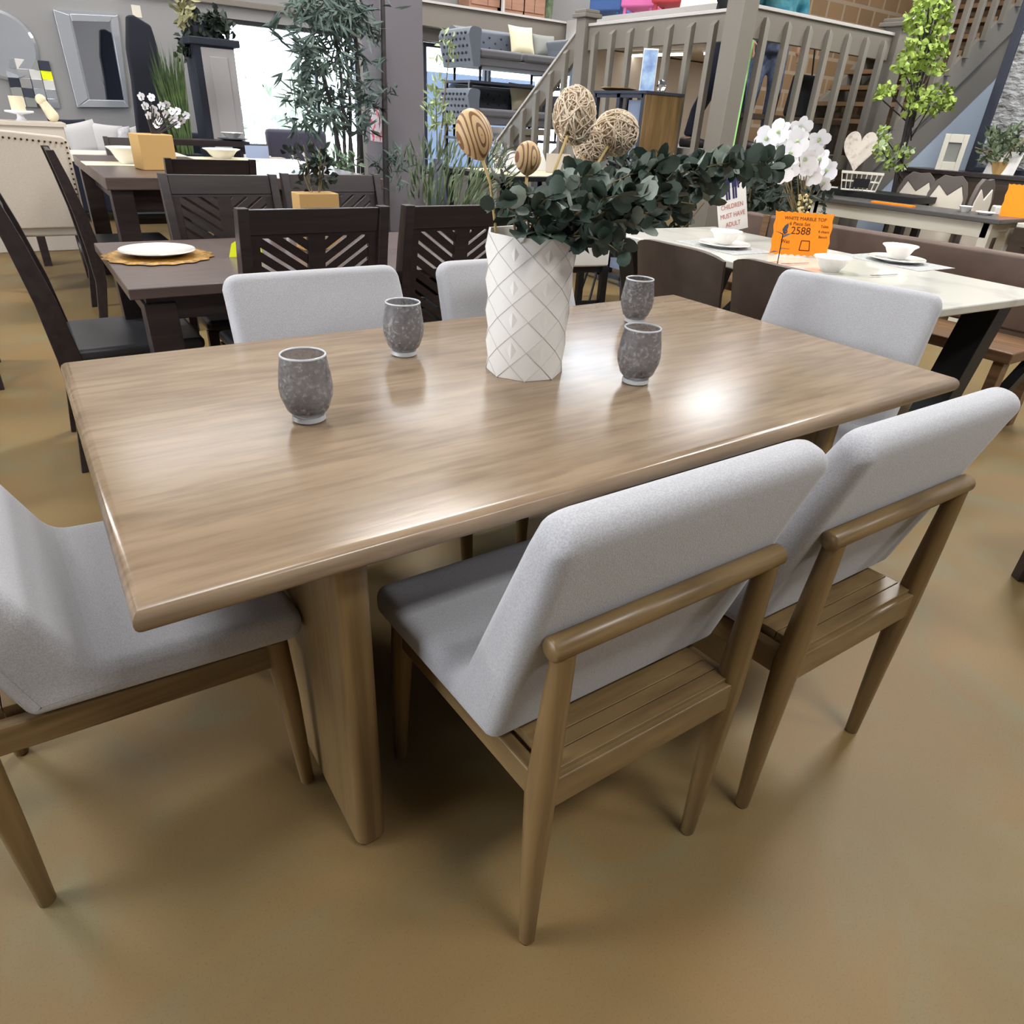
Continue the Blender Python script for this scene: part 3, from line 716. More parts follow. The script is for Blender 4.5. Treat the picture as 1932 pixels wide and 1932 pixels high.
for px, py, la in ((1365, 466, 'farthest on the marble table'), (1690, 494, 'behind the grey end chair'), (1565, 512, 'by the orange price card')):
    q = A(px, py, .76); q.z = .7605
    if px != 1565:
        flat(q, .30, .44, .002, MR, PLACEM, 'placemat', 'silver placemat on the marble table under the plate '+la, 'placemat', 'silver placemats')
        plate(q+V3((0, 0, .003)), .135, 'white dinner plate '+la, group='dinner plates on the marble table'); z0 = .017
    else: z0 = 0
    bowl(q+V3((0, 0, z0)), .085, .06, 'white bowl with turned-out rim '+la)
def cutlery(p, rz, label):
    t = thing('fork', label, 'cutlery', p, rz, 'cutlery on the marble table')
    MB().bar((0, -.09, .003), (0, .03, .004), .008, .003).build('handle', SILVER, t)
    q = MB(); q.bar((0, .03, .004), (0, .05, .004), .018, .003)
    for x in (-.007, 0, .007): q.bar((x, .05, .004), (x, .09, .006), .003, .002)
    q.build('tines', SILVER, t)
for px, py, la in ((1500, 500, 'fork below the orange price card'), (1442, 498, 'fork right of the farthest marble-table plate'), (1668, 522, 'fork near the corner of the marble table')):
    q = A(px, py, .76); q.z = .763; cutlery(q, radians(84), la+' on the white marble')
# orange price card with a stem holder
def jag(w, h, n=9, d=.006):
    o = []
    for i in range(n*2): o.append((-w/2+w*i/(n*2), -h/2+(d if i % 2 else 0)))
    for i in range(6): o.append((w/2-(d if i % 2 else 0), -h/2+h*i/6))
    for i in range(n*2): o.append((w/2-w*i/(n*2), h/2-(d if i % 2 else 0)))
    for i in range(6): o.append((-w/2+(d if i % 2 else 0), h/2-h*i/6))
    return o
def card(p, w, h, rz, tilt, m, label, lines, cat='card', name='price_card', ink=INK):
    t = thing(name, label, cat, p, rz)
    sh = V3((0, sin(tilt), cos(tilt)))
    def f(off): return lambda q: (q[0], (q[1]+h/2)*sin(tilt)+off, (q[1]+h/2)*cos(tilt))
    q = MB(); q.prism(jag(w, h), f(-.001), f(.001)); q.build('paper', m, t)
    for s_, size, x, y, al in lines:
        text(s_, size, ink, t, (x, (y+h/2)*sin(tilt)-.0016, (y+h/2)*cos(tilt)), (radians(90)-tilt, 0, 0), align=al, ext=.0003)
    return t
cp = A(1505, 484, .76); cp.z = .763
CW, CHh = .29, .205
cd = card(cp, CW, CHh, radians(-38), radians(14), ORANGE, 'fluorescent orange price card standing on the marble table', [
    ('WHITE MARBLE TOP', 0.0224, 0.0068, 0.0707, 'CENTER'), ('6 Piece Set', 0.0231, -0.0163, 0.0462, 'CENTER'), ('$ 2588', 0.0490, -0.0272, 0.0136, 'CENTER'),
    ('Table', 0.0177, 0.1061, 0.0408, 'CENTER'), ('4 chairs', 0.0177, 0.1061, 0.0163, 'CENTER'), ('Bench', 0.0177, 0.1061, -0.0082, 'CENTER'), ('Was', 0.0245, -0.0748, -0.0381, 'CENTER'), ('___', 0.0272, -0.0680, -0.0612, 'CENTER')])
q = MB()
for a in ((.0, -.075, .05, -.075), (.05, -.075, .045, -.03), (.045, -.03, .005, -.03), (.005, -.03, 0, -.075)):
    tl = radians(14); q.bar((a[0], (a[1]+CHh/2)*sin(tl)-.0018, (a[1]+CHh/2)*cos(tl)), (a[2], (a[3]+CHh/2)*sin(tl)-.0018, (a[3]+CHh/2)*cos(tl)), .004, .0006, (0, -1, .25))
q.build('lettering', INK, cd)
# dark twig with leaves standing in front of the card
tp = A(1462, 522, .76)
t = thing('twig', 'dark twig with flat leaves standing in front of the orange price card', 'plant', tp)
MB().tube(path((0, 0, 0), (.004, .012, .17), 0, 6), .0022, 6).build('stem', BLACKC, t)
q = MB()
for z, d in ((.10, (-1, .3, 0)), (.11, (1, 0, .1)), (.155, (1, -.2, .5)), (.165, (-1, .4, .5)), (.17, (.3, 0, 1))): q.leaf((.003, .009, z), d, (0, 0, 1), .045, .024, .1, .1)
q.build('foliage', SLATE, t)
# warning sign
sp = A(1384, 436, .76)
t = thing('warning_sign', 'white card about children standing at the far edge of the marble table', 'sign', sp, radians(-30)); t.rotation_euler.y = radians(-16); t.scale = (1.5, 1, 1.72)
MB().box(-.06, 0, 0, .06, .003, .215).build('panel', PAPER, t)
for s_, z in (('CHILDREN', .085), ('MUST HAVE', .055), ('ADULT', .025)): text(s_, .0225, REDINK, t, (0, -.001, z), (radians(90), 0, 0), sx=.85)
q = MB()
for x in (-.013, .013):
    q.ball((x, -.001, .19), .008, 10, 8, (1, .12, 1)); q.bar((x*1.05, -.001, .18), (x*1.05, -.001, .145), .02, .0012, (0, 1, 0)); q.bar((x*2.1, -.001, .175), (x*2.3, -.001, .14), .007, .0012, (0, 1, 0))
    for dx in (-.005, .005): q.bar((x*1.05+dx, -.001, .145), (x*1.05+dx, -.001, .108), .0075, .0012, (0, 1, 0))
q.bar((-.012, -.001, .165), (.012, -.001, .165), .008, .0012, (0, 1, 0))
q.build('pictogram', NAVYINK, t)

# orchid in a white pot standing on the marble table
op = A(1497, 452, .76); op.z = .76
t = thing('potted_orchid', 'white orchid arrangement in a round white pot behind the orange price card', 'plant', op)
sharp(MB().lathe([(0, 0), (.06, 0), (.085, .03), (.095, .07), (.085, .105), (.07, .115), (.066, .115), (.08, .1), (.085, .07), (.07, .03), (0, .02)], 28).build('pot', WHITE, t, smooth=True), 50)
st, pe, lf, be, ce = MB(), MB(), MB(), MB(), MB()
def blossom(c, nrm, r, mb, cm=None):
    nrm = V3(nrm).normalized(); e1 = nrm.orthogonal().normalized(); e2 = nrm.cross(e1)
    for k in range(5):
        a = 2*pi*k/5+.3; d = e1*cos(a)+e2*sin(a); mb.disc(V3(c)+d*r*.06, d+nrm*(.15 if k in (0, 2) else .05), nrm, r*(.95 if k in (0, 2) else .9), r*(1.1 if k in (0, 2) else .72), .04)
    if cm: cm.ball(V3(c)+nrm*r*.15, r*.16, 6, 5)
tips = [AY(x, y, op.y+dy) for x, y, dy in ((1470, 250, -.1), (1510, 240, 0), (1545, 262, .05), (1455, 300, -.12), (1490, 290, -.15), (1520, 300, -.1), (1548, 300, 0), (1475, 325, -.15), (1530, 330, -.1), (1560, 322, 0), (1446, 262, 0), (1505, 268, -.1), (1535, 285, -.05), (1492, 318, -.12), (1555, 345, -.05), (1500, 255, 0), (1468, 278, -.1), (1525, 315, -.1))]
for i, e_ in enumerate(tips):
    e_ = e_-op; st.tube(path((R.uniform(-.03, .03), R.uniform(-.03, .03), .1), e_, 0, 6), .003, 5)
    pe, ce = MB(), MB(); blossom(e_, -op.normalized()+rv(.55), .066 if i < 12 else .052, pe, ce); bl_ = pe.build('blossom', PETAL, t, smooth=True); ce.build('blossom_centre', PALEG, bl_, smooth=True)
for i in range(60):
    e_ = AY(R.uniform(1440, 1560), R.uniform(345, 420), op.y+R.uniform(-.08, .1))-op; lf.leaf(e_, rv(1)+V3((0, 0, .4)), rv(1), R.uniform(.05, .1), .022)
for i in range(26):
    e_ = AY(R.uniform(1506, 1530), R.uniform(368, 408), op.y-.05)-op; be.ball(e_, .008, 6, 5)
st.build('stems', STEM, t); lf.build('foliage', DKG, t); be.build('berry_sprig', BERRY, t, smooth=True)
# dark leafy bush beyond the marble table
def bush(p, label, sx, sy, z0, z1, n, leaf, ln, w, pot=(.14, .3, SLATE), cat='plant', name='potted_bush'):
    t = thing(name, label, cat, p)
    sharp(MB().lathe([(0, 0), (pot[0]*.75, 0), (pot[0], pot[1]), (pot[0]*.92, pot[1]), (pot[0]*.85, pot[1]-.03), (0, pot[1]-.03)], 20).build('pot', pot[2], t, smooth=True), 50)
    st, f = MB(), MB()
    for i in range(12):
        e_ = V3((R.uniform(-sx, sx), R.uniform(-sy, sy), R.uniform(z0, z1))); st.tube(path((e_.x*.2, e_.y*.2, pot[1]-.04), e_, .03, 5), .005, 4)
    for i in range(n):
        a = R.random()*6.283; r_ = sqrt(R.random()); u = R.random(); q = V3((sx*r_*cos(a), sy*r_*sin(a), z0+(z1-z0)*u)); f.leaf(q, rv(1)+V3((0, 0, .3)), rv(1), ln*R.uniform(.6, 1.2), w*R.uniform(.6, 1.2))
    st.build('stems', STEM, t); f.build('foliage', leaf, t); return t
bq = AY(1458, 360, 3.6)
bush((bq.x, 3.62, 0), 'nearly black leafy bush beyond the marble table, right behind the white children card', .34, .22, .5, 1.04, 420, DKG, .09, .06)
bush((3.85, 3.95, 0), 'dark leafy bush on the floor behind the eucalyptus, left of the marble table corner', .42, .3, .5, 1.08, 420, DKG, .10, .06)

# ------------------------------------------------------------ console, carved chairs, buffet and their dressing at the right
t = thing('white_console_table', 'white console table with a dark weathered top behind the leather bench', 'table', (5.85, 3.22, 0))
MB().box(-.05, -.82, .815, .42, .80, .85).build('tabletop', DARKT, t, bevel=.006)
MB().box(.0, -.74, .71, .36, .72, .815).build('apron', WHITEW, t, bevel=.003)
for x in (.0, .30):
    for y in (-.76, .68): MB().box(x, y, 0, x+.07, y+.07, .815).build('leg', WHITEW, t, bevel=.004)
MB().box(.03, -.7, .14, .33, .68, .17).build('shelf', WHITEW, t)
q = AX(1685, 384, 5.9); q.z = .8505
tag(MB().box(-.03, -.17, 0, .03, .17, .012).build('price_strip', ORANGE, loc=q, rot=(0, 0, .05)), 'fluorescent orange price strip lying on the white console', 'card')
q = AX(1822, 392, 6.05); q.z = .851
bowl(q, .05, .04, 'small white dish on the right end of the white console', None)
plate(AX(1860, 400, 6.05).xy.to_3d()+V3((0, 0, .851)), .07, 'small white plate at the end of the white console')
# carved chairs with white panels
def carved(label):
    t = thing('carved_chair', label, 'chair', group='carved chairs with white padded backs')
    P = [(-.23, .42), (.23, .42), (.23, .98), (.18, 1.08), (.10, 1.13), (0, 1.12), (-.10, 1.13), (-.18, 1.08), (-.23, .98)]
    Q = [(-.195, .46), (.195, .46), (.195, .95), (.13, 1.055), (.06, 1.01), (0, .97), (-.06, 1.01), (-.13, 1.055), (-.195, .95)]
    q = MB(); m = len(P); pv = [(x, -.02, z) for x, z in P]+[(x, .02, z) for x, z in P]+[(x, -.02, z) for x, z in Q]+[(x, .02, z) for x, z in Q]; fs = []
    for i in range(m):
        j = (i+1) % m; fs += [(i, j, 2*m+j, 2*m+i), (m+j, m+i, 3*m+i, 3*m+j), (j, i, m+i, m+j), (2*m+i, 2*m+j, 3*m+j, 3*m+i)]
    q.add(pv, fs).build('back_frame', CARVE, t, bevel=.004)
    MB().prism(Q, lambda p: (p[0], -.014, p[1]), lambda p: (p[0], .03, p[1])).build('back_panel', IVORY, t, bevel=.01)
    MB().box(-.24, -.02, .40, .24, .42, .48).build('seat', IVORY, t, bevel=.02)
    for x in (-.21, .21):
        for y in (0, .38): MB().tube([(x, y, 0), (x, y, .41)], [.016, .024], 8).build('leg', CARVE, t, smooth=True)
    return t
k0 = carved('carved grey-brown chair with white padded back, left of the pair behind the console')
KS = (.66, .8, .95); k0.scale = KS
q = AX(1728, 360, 6.75); k0.location = (6.75, q.y, 0); k0.rotation_euler.z = radians(-66)
q = AX(1788, 366, 6.62); dup(k0, (6.62, q.y, 0), radians(-66), 'carved grey-brown chair with white padded back, right of the pair behind the console', scale=KS)
q = AX(1838, 378, 6.5); dup(k0, (6.5, q.y-.05, 0), radians(178), 'carved grey-brown chair turned side-on at the right end of the console', scale=KS)
# dark buffet
t = thing('dark_buffet', 'long dark wooden buffet with drawers against the pale blue wall', 'cabinet', (7.35, 2.9, 0))
MB().box(0, -1.0, .06, .5, 1.2, 1.05).build('body', BUFFET, t, bevel=.004)
MB().box(-.03, -1.05, 1.05, .52, 1.25, 1.085).build('top', DARK, t, bevel=.004)
for i in range(4):
    y0 = -.97+i*.54
    for z0, z1 in ((.72, 1.01), (.40, .69), (.1, .37)):
        d = MB().box(-.014, y0+.02, z0, .0, y0+.52, z1).build('drawer', BUFFET, t, bevel=.004)
        MB().tube([(-.03, y0+.22, (z0+z1)/2), (-.03, y0+.32, (z0+z1)/2)], .006, 6).build('handle', BLACK, d)
for x in (.03, .45):
    for y in (-.95, 1.15): MB().box(x-.03, y-.03, 0, x+.03, y+.03, .06).build('foot', DARK, t)
q = AX(1787, 316, 7.45); q.z = 1.085
t = thing('picture_frame', 'small white picture frame standing on the dark buffet', 'frame', q, radians(-60))
f = MB().box(-.10, -.01, 0, -.055, .012, .30).box(.055, -.01, 0, .10, .012, .30).box(-.055, -.01, 0, .055, .012, .07).box(-.055, -.01, .23, .055, .012, .30); f.build('frame_border', WHITEW, t, bevel=.003)
MB().box(-.055, .004, .07, .055, .008, .23).build('picture', GREYC, t)
q = AX(1885, 322, 7.5); q.z = 1.085
tag(MB().prism([(-.12, 0), (.12, 0), (.15, .19), (-.08, .19)], lambda p: (p[0], 0, p[1]), lambda p: (p[0], .004, p[1])).build('notice_card', PAPER, loc=q, rot=(radians(-14), 0, radians(-60))), 'pale notice card leaning on the dark buffet', 'card')
q = AX(1905, 290, 7.7)
bush((7.53, q.y-.02, 1.085), 'dark green leafy plant on the dark buffet, in front of the grey artwork', .22, .18, .12, .34, 160, SPIKY, .09, .04, (.07, .1, KRAFT))
# artwork on the right wall
t = thing('wall_art', 'large textured grey artwork in a black frame standing on the dark buffet', 'picture', (7.80, 3.66, 1.087))
MB().box(-.02, -1.9, .03, .015, -.05, 1.72).build('canvas', ARTM, t)
f = MB().box(-.05, -.05, 0, .018, .03, 1.75).box(-.05, -1.95, 0, .018, -1.87, 1.75).box(-.05, -1.87, 0, .018, -.05, .04).box(-.05, -1.87, 1.71, .018, -.05, 1.75); f.build('frame_border', SLATE, t, bevel=.005)
# black console with heart and basket
BZ = .90
bl = A(1545, 351, BZ); br = A(1700, 369, BZ)
t = thing('black_console_table', 'black console table holding the heart ornament and white basket', 'table', ((6.3), 3.9, 0))
MB().box(-.10, -.62, BZ-.05, .32, .40, BZ).build('tabletop', BLACK, t, bevel=.004)
MB().box(-.06, -.58, BZ-.22, .28, .36, BZ-.05).build('apron', BLACK, t)
for x in (-.03, .25):
    for y in (-.55, .33): MB().box(x-.03, y-.03, 0, x+.03, y+.03, BZ-.05).build('leg', BLACK, t)
q = AX(1600, 338, 6.3); q.z = BZ; q.x = 6.36; 
t = thing('heart_ornament', 'white distressed wooden heart on a stand beside the wire basket', 'ornament', q+V3((.02, .02, 0)), radians(-52))
P = []
for i in range(40):
    a = 2*pi*i/40; P.append((.0085*16*sin(a)**3, .0115*(13*cos(a)-5*cos(2*a)-2*cos(3*a)-cos(4*a))))
MB().prism(P, lambda p: (p[0], -.015, p[1]+.32), lambda p: (p[0], .015, p[1]+.32)).build('heart', mat('distressed_white_wood', (226, 216, 206), .8, rgb2=(184, 172, 162), nscale=30, lo=.5, hi=.75), t, bevel=.006)
MB().box(-.012, -.012, .02, .012, .012, .2).build('post', CARVE, t); MB().box(-.06, -.05, 0, .06, .05, .02).build('base', SLATE, t)
q = AX(1622, 347, 6.27); q.z = BZ
t = thing('wire_basket', 'white wire basket with a black label plate on the black console', 'basket', q, radians(-58))
w = MB()
for z, e_ in ((.0, 0), (.07, .012), (.135, .025)):
    w.tube([(-.14-e_, -.07-e_, z+.004), (.14+e_, -.07-e_, z+.004), (.14+e_, .07+e_, z+.004), (-.14-e_, .07+e_, z+.004), (-.14-e_, -.07-e_, z+.004)], .006 if z > .1 else .004, 5)
for i in range(9):
    x = -.14+.035*i
    for s_ in (-1, 1): w.tube([(x, s_*.07, .004), (x*1.18, s_*.095, .135)], .003, 4)
for s_ in (-1, 1):
    for i in range(4): y = -.06+.04*i; w.tube([(s_*.14, y, .004), (s_*.165, y*1.3, .135)], .003, 4)
w.box(-.14, -.07, 0, .14, .07, .004); w.box(-.17, -.10, .135, .17, -.085, .155).build('wires', WHITEW, t)
MB().box(-.055, -.098, .03, .075, -.088, .10).build('label_plate', BLACKC, t)
q = AX(1570, 352, 6.25); q.z = BZ+.001; tag(MB().box(-.06, -.03, 0, .06, .03, .012).build('remote_tray', WHITE, loc=q, rot=(0, 0, 1), bevel=.004), 'small flat white dish at the left end of the black console', 'dish')
# lime tree
q = AY(1706, 335, 3.8)
t = thing('lime_leaf_tree', 'tall artificial tree with bright lime leaves in front of the stairs', 'plant', (q.x, 3.8, 0))
O_ = V3((q.x, 3.8, 0))
sharp(MB().lathe([(0, 0), (.13, 0), (.17, .32), (.155, .32), (.14, .28), (0, .28)], 20).build('pot', SLATE, t, smooth=True), 50)
st, f, f2 = MB(), MB(), MB()
clus = [(1752, 15, 30, 26), (1728, 45, 22, 22), (1775, 55, 16, 18), (1745, 85, 36, 18), (1720, 110, 28, 16), (1772, 95, 20, 16), (1702, 128, 16, 12), (1760, 128, 26, 12), (1672, 168, 18, 12), (1735, 178, 26, 18), (1778, 172, 18, 14), (1755, 200, 34, 16), (1720, 205, 16, 12), (1668, 258, 12, 20), (1665, 285, 14, 16), (1700, 285, 26, 14), (1690, 310, 20, 12), (1718, 150, 14, 14), (1790, 195, 14, 16), (1785, 20, 12, 18), (1655, 180, 10, 8)]
for x, y, rx, ry in clus:
    c_ = AY(x, y, 3.8+R.uniform(-.15, .15)); stp = AY(1700+(330-y)*.15, y+60, 3.8)
    st.tube([stp-O_, c_-O_], .006, 4)
    for i in range(int(rx*ry/5.5)):
        a = R.random()*6.283; r_ = sqrt(R.random()); p = AY(x+rx*r_*cos(a), y+ry*r_*sin(a), 3.8+R.uniform(-.16, .16))-O_
        (f2 if y > 250 and R.random() < .5 else f).leaf(p, rv(1)+V3((0, 0, -.2)), rv(1), .05*R.uniform(.7, 1.2), .045*R.uniform(.7, 1.2), .1, .1)
for dx in (0, .03, -.03): st.tube(path((dx, dx*.5, .25), AY(1765+dx*300, 5, 3.8)-O_, 0, 9, 0), .012, 6)
st.build('trunk', BAMBS, t); f.build('foliage', LIME, t); f2.build('pale_foliage', PALEG, t)
# second marble table and card at the frame edge
t = thing('stone_side_table', 'pale stone-topped side table at the right edge behind the console', 'table', (6.35, 1.95, 0))
MB().box(-.35, -.6, .80, .35, .42, .83).build('tabletop', MARBLE, t, bevel=.005)
MB().box(-.28, -.5, 0, .28, .32, .80).build('base', BUFFET, t)
q = AX(1925, 416, 6.2); q.z = .832
card(q, .30, .24, radians(-60), radians(12), ORANGE, 'fluorescent orange price card cut by the right edge of the frame', [])
q = AX(1900, 398, 6.45); q.z = .8305
tag(MB().box(-.10, -.06, 0, .10, .06, .07).build('serving_dish', WHITE, loc=q, rot=(0, 0, -.9), bevel=.012), 'rectangular white dish on the stone side table', 'dish')

# ------------------------------------------------------------ staircase, landing and railings
LX, LY, LZ = 5.0, 4.4, 1.15
struct(MB().box(LX+.02, LY+.02, LZ-.12, 7.2, 6.3, LZ).build('floor_landing', TAUPE))
RT = 2.17
def newel(x, y, z0, z1, label, cap=True, w=.14):
    t = thing('newel_post', label, 'post', (x, y, z0)); H = z1-z0
    MB().box(-w/2, -w/2, 0, w/2, w/2, H).build('post', TAUPE, t, bevel=.006)
    if cap: MB().box(-w*.75, -w*.75, H, w*.75, w*.75, H+.035).box(-w*.62, -w*.62, H+.035, w*.62, w*.62, H+.065).build('cap', TAUPE, t, bevel=.008)
    return t
newel(LX, 6.3, 0, 2.17, 'grey newel post with square cap at the head of the lower stairs')
newel(LX, LY, 0, 3.6, 'tall grey corner post between the two landing railings', False, .17)
newel(7.14, LY, 0, 2.2, 'grey newel post with wide cap at the foot of the upper stairs', True, .17)
def railing(label, a, b, n, z1, zb, dz=0.0, first=.09, nrm=(1, 0, 0), deep=.19):
    a = V3(a); b = V3(b); t = thing('railing', label, 'railing', a); d = b-a; nrm = V3(nrm)
    MB().bar((0, 0, z1-deep/2), V3((d.x, d.y, z1-deep/2+dz)), .045, deep).build('top_rail', TAUPE, t, bevel=.005)
    MB().bar((0, 0, z1+.012), V3((d.x, d.y, z1+.012+dz)), .08, .024).build('handrail', TAUPEL, t, bevel=.004)
    for i in range(n):
        u = first+(1-2*first)*i/(n-1); p = V3((d.x*u, d.y*u, 0))+nrm*.045; zt = z1-.045+dz*u; z0 = zb+dz*u
        q = MB(); w = .026
        vs_ = []
        for z in (z0, zt-.035): vs_ += [p+V3((-w, -w, z)), p+V3((w, -w, z)), p+V3((w, w, z)), p+V3((-w, w, z))]
        tip = [p+V3((-w, -w, zt-.035)), p+V3((w, -w, zt-.035)), p+V3((w, w, zt-.035)), p+V3((-w, w, zt-.035))]
        c_ = -nrm*.018; vs_ += [p+c_+V3((-w*.2, -w, zt)), p+c_+V3((w*.2, -w, zt)), p+c_+V3((w*.2, w, zt)), p+c_+V3((-w*.2, w, zt))]
        fs = [(0, 3, 2, 1), (8, 9, 10, 11)]+[(k+j, k+(j+1) % 4, k+4+(j+1) % 4, k+4+j) for k in (0, 4) for j in range(4)]
        q.add(vs_, fs).build('baluster', TAUPE, t, bevel=.003)
    return t
railing('grey railing on the left side of the landing with seven pointed balusters', (LX, 6.22, 0), (LX, LY+.09, 0), 7, 2.1, LZ-.22, 0, .075, (-1, 0, 0))
railing('grey railing on the front of the landing, right of the tall corner post', (LX+.1, LY, 0), (7.05, LY, 0), 7, 2.13, LZ-.22, 0, .075, (0, -1, 0))
def flight(name, label, x0, y0, d, n, tr, rs, z0, wid, side, m=TAUPE, wood=TAUPE):
    """n steps going down from (x0,y0,z0) along unit d (dz sign in rs)"""
    t = thing(name, label, 'stairs', (x0, y0, 0)); d = V3(d); s_ = V3(side)
    st = MB()
    for i in range(n):
        z = z0+rs*(i+1); a = d*(tr*i); c_ = a+d*(tr+.02)
        P = [a, c_, c_+s_*wid, a+s_*wid]; st.add([(p.x, p.y, z-.04) for p in P]+[(p.x, p.y, z) for p in P], [(0, 3, 2, 1), (4, 5, 6, 7), (0, 1, 5, 4), (1, 2, 6, 5), (2, 3, 7, 6), (3, 0, 4, 7)])
    st.build('treads', wood, t)
    L_ = d*(tr*n); q = MB()
    for o_ in (0, wid): q.bar(s_*o_+V3((0, 0, z0-.06)), s_*o_+L_+V3((0, 0, z0+rs*n-.02)), .05, .26)
    q.build('stringer', m, t, bevel=.004); return t
flight('lower_stairs', 'lower flight of grey stairs coming down from the landing', LX, 6.34, (0, 1, 0), 6, .235, -.164, LZ, 1.1, (1, 0, 0))
railing('sloping grey stair railing running down to the left from the newel', (LX, 6.38, 0), (LX, 7.85, 0), 6, 2.08, LZ-.05, -1.07, .1, (-1, 0, 0), .2)
flight('upper_stairs', 'upper flight of stairs climbing right in front of the tan block wall', 7.2, LY, (1, 0, 0), 9, .235, .164, LZ, 1.1, (0, 1, 0), TAUPE, TANS)
railing('sloping railing of the upper stairs over the tan block wall', (7.22, LY, 0), (9.3, LY, 0), 8, 2.2, LZ+.1, 1.46, .1, (0, -1, 0), .14)
struct(MB().prism([(7.3, 0), (9.4, 0), (9.4, 2.0), (7.3, .55)], lambda p: (p[0], LY+.06, p[1]), lambda p: (p[0], LY+.09, p[1])).build('wall_under_stairs', BLUEW))
struct(MB().prism([(7.3, .55), (9.4, 2.0), (9.4, 2.52), (7.3, 1.02)], lambda p: (p[0], LY+.05, p[1]), lambda p: (p[0], LY+.10, p[1])).build('trim_6', TAUPE))
# fluorescent lamps under the mezzanine
for i, (x, y) in enumerate(((9.62, 10.1), (9.85, 8.6), (11.6, 9.6))):
    t = thing('strip_light', ('strip light under the mezzanine seen between railing balusters, ' + ('leftmost', 'right-hand', 'nearest')[i]), 'lamp', (x, y, 2.414), radians(98), 'strip lights under the mezzanine')
    MB().box(-.62, -.06, -.03, .62, .06, 0).build('housing', WHITEW, t); MB().box(-.6, -.045, -.06, .6, .045, -.03).build('tube', LAMPW, t)

# ------------------------------------------------------------ cabinet with leaflets in front of the landing
C0, C1 = AX(1125, 172, 4.5), AX(1284, 175, 4.5)
CT = 1.53
t = thing('display_cabinet', 'tall black framed cabinet with a wood grain side in front of the landing railing', 'cabinet', (4.5, 4.6, 0))
ya, yb = 5.43-4.6, 4.82-4.6
f = MB()
for y in (ya, (ya+yb)/2, yb):
    f.box(-.02, y-.02, 0, .02, y+.02, CT)
    f.box(.36, y-.02, 0, .40, y+.02, CT)
for z in (.05, .55, 1.05, CT-.03): f.box(-.02, yb, z, .02, ya, z+.03)
f.build('frame', SLATE, t); MB().box(.36, yb, .05, .38, ya, CT-.03).build('back_panel', FOLD, t)
MB().box(-.02, yb-.03, 0, .40, yb-.022, CT).build('side_panel', MANGO, t)
MB().box(-.03, yb-.04, CT, .41, ya+.02, CT+.02).build('top', SLATE, t)
for z in (.5, 1.0): MB().box(-.01, yb, z, .38, ya, z+.015).build('shelf', SLATE, t)
q = AX(1168, 160, 4.6)
tag(sharp(MB().lathe([(0, 0), (.10, 0), (.16, .02), (.155, .026), (.1, .008), (0, .008)], 28).build('serving_tray', MANGO, smooth=True, loc=(4.62, 5.30, CT+.021)), 50), 'round wooden tray on top of the black cabinet', 'tray')
t = thing('leaflet_stand', 'upright blue and white leaflet stand on the black cabinet', 'stand', (4.58, 4.90, CT+.021), radians(-42))
MB().prism([(-.055, 0), (.055, 0), (.055, .29), (-.055, .29)], lambda p: (p[0], p[1]*.2, p[1]), lambda p: (p[0], p[1]*.2+.003, p[1])).build('leaflet', LEAFLET, t)
MB().prism([(-.06, 0), (.06, 0), (.06, .30), (-.06, .30)], lambda p: (p[0], p[1]*.2+.004, p[1]), lambda p: (p[0], p[1]*.2+.007, p[1])).build('holder', PAPER, t)
t = thing('crystal_ornament', 'small clear crystal ornament beside the leaflet stand', 'ornament', (4.68, 4.84, CT+.021))
MB().ball((0, 0, .045), .045, 6, 4).build('crystal', GLASS, t)

# ------------------------------------------------------------ sofas stacked on racks
def make_sofa(label, legh):
    t = thing('tufted_sofa', label, 'sofa', group='tufted sofas stacked against the window')
    def tuft(o, pos, m):
        q = MB()
        for p in pos: q.ball(p, .022, 6, 5)
        q.build('button_tufting', m, o)
    W2 = .82
    MB().box(-W2+.12, -.36, .22, W2-.12, .30, .34).build('base', SOFAD, t, bevel=.02)
    for x in (-.36, .36): MB().box(x-.345, -.38, .34, x+.345, .22, .48).build('seat_cushion', SOFAD, t, bevel=.045, seg=4)
    P = rounded([(.20, .22, .01), (.40, .22, .02), (.44, .80, .05), (.34, .86, .06), (.22, .80, .05)], 4)
    b_ = sharp(MB().prism(P, lambda p: (-W2+.1, p[0], p[1]), lambda p: (W2-.1, p[0], p[1])).build('backrest', SOFAM, t, smooth=True), 50)
    tuft(b_, [(x*.19+(.095 if j % 2 else 0), .225, .56+.08*j) for x in range(-3, 4) for j in range(3)], SLATE)
    for s_ in (-1, 1):
        P = rounded([(s_*(W2-.12), .2, .01), (s_*(W2-.02), .2, .02), (s_*(W2+.06), .66, .06), (s_*(W2+.02), .78, .06), (s_*(W2-.14), .76, .05), (s_*(W2-.12), .6, .04)] if s_ > 0 else
                    [(s_*(W2-.12), .2, .01), (s_*(W2-.12), .6, .04), (s_*(W2-.14), .76, .05), (s_*(W2+.02), .78, .06), (s_*(W2+.06), .66, .06), (s_*(W2-.02), .2, .02)], 5)
        a_ = sharp(MB().prism(P, lambda p: (p[0], -.38, p[1]), lambda p: (p[0], .42, p[1])).build('armrest', SOFAM, t, smooth=True), 50)
        tuft(a_, [(s_*(W2-.015+.075*(z-.2)/.46), -.3+.1*i+(.05 if j % 2 else 0), z) for i in range(7) for j, z in enumerate((.30, .40, .50, .60, .68))], SLATE)
        for y in (-.32, .36): MB().tube([(s_*(W2-.16), y, 0), (s_*(W2-.16), y, .22)], [.014, .022], 8).build('leg', BLACK, t, smooth=True)
    return t
so = make_sofa('tufted slate sofa on the upper level of the rack', 0)
SY = 9.35
p = AY(885, 45, SY-.35); q = AY(1084, 85, SY-.35); sx = (p.x+q.x)/2; sw = (q.x-p.x)/1.72
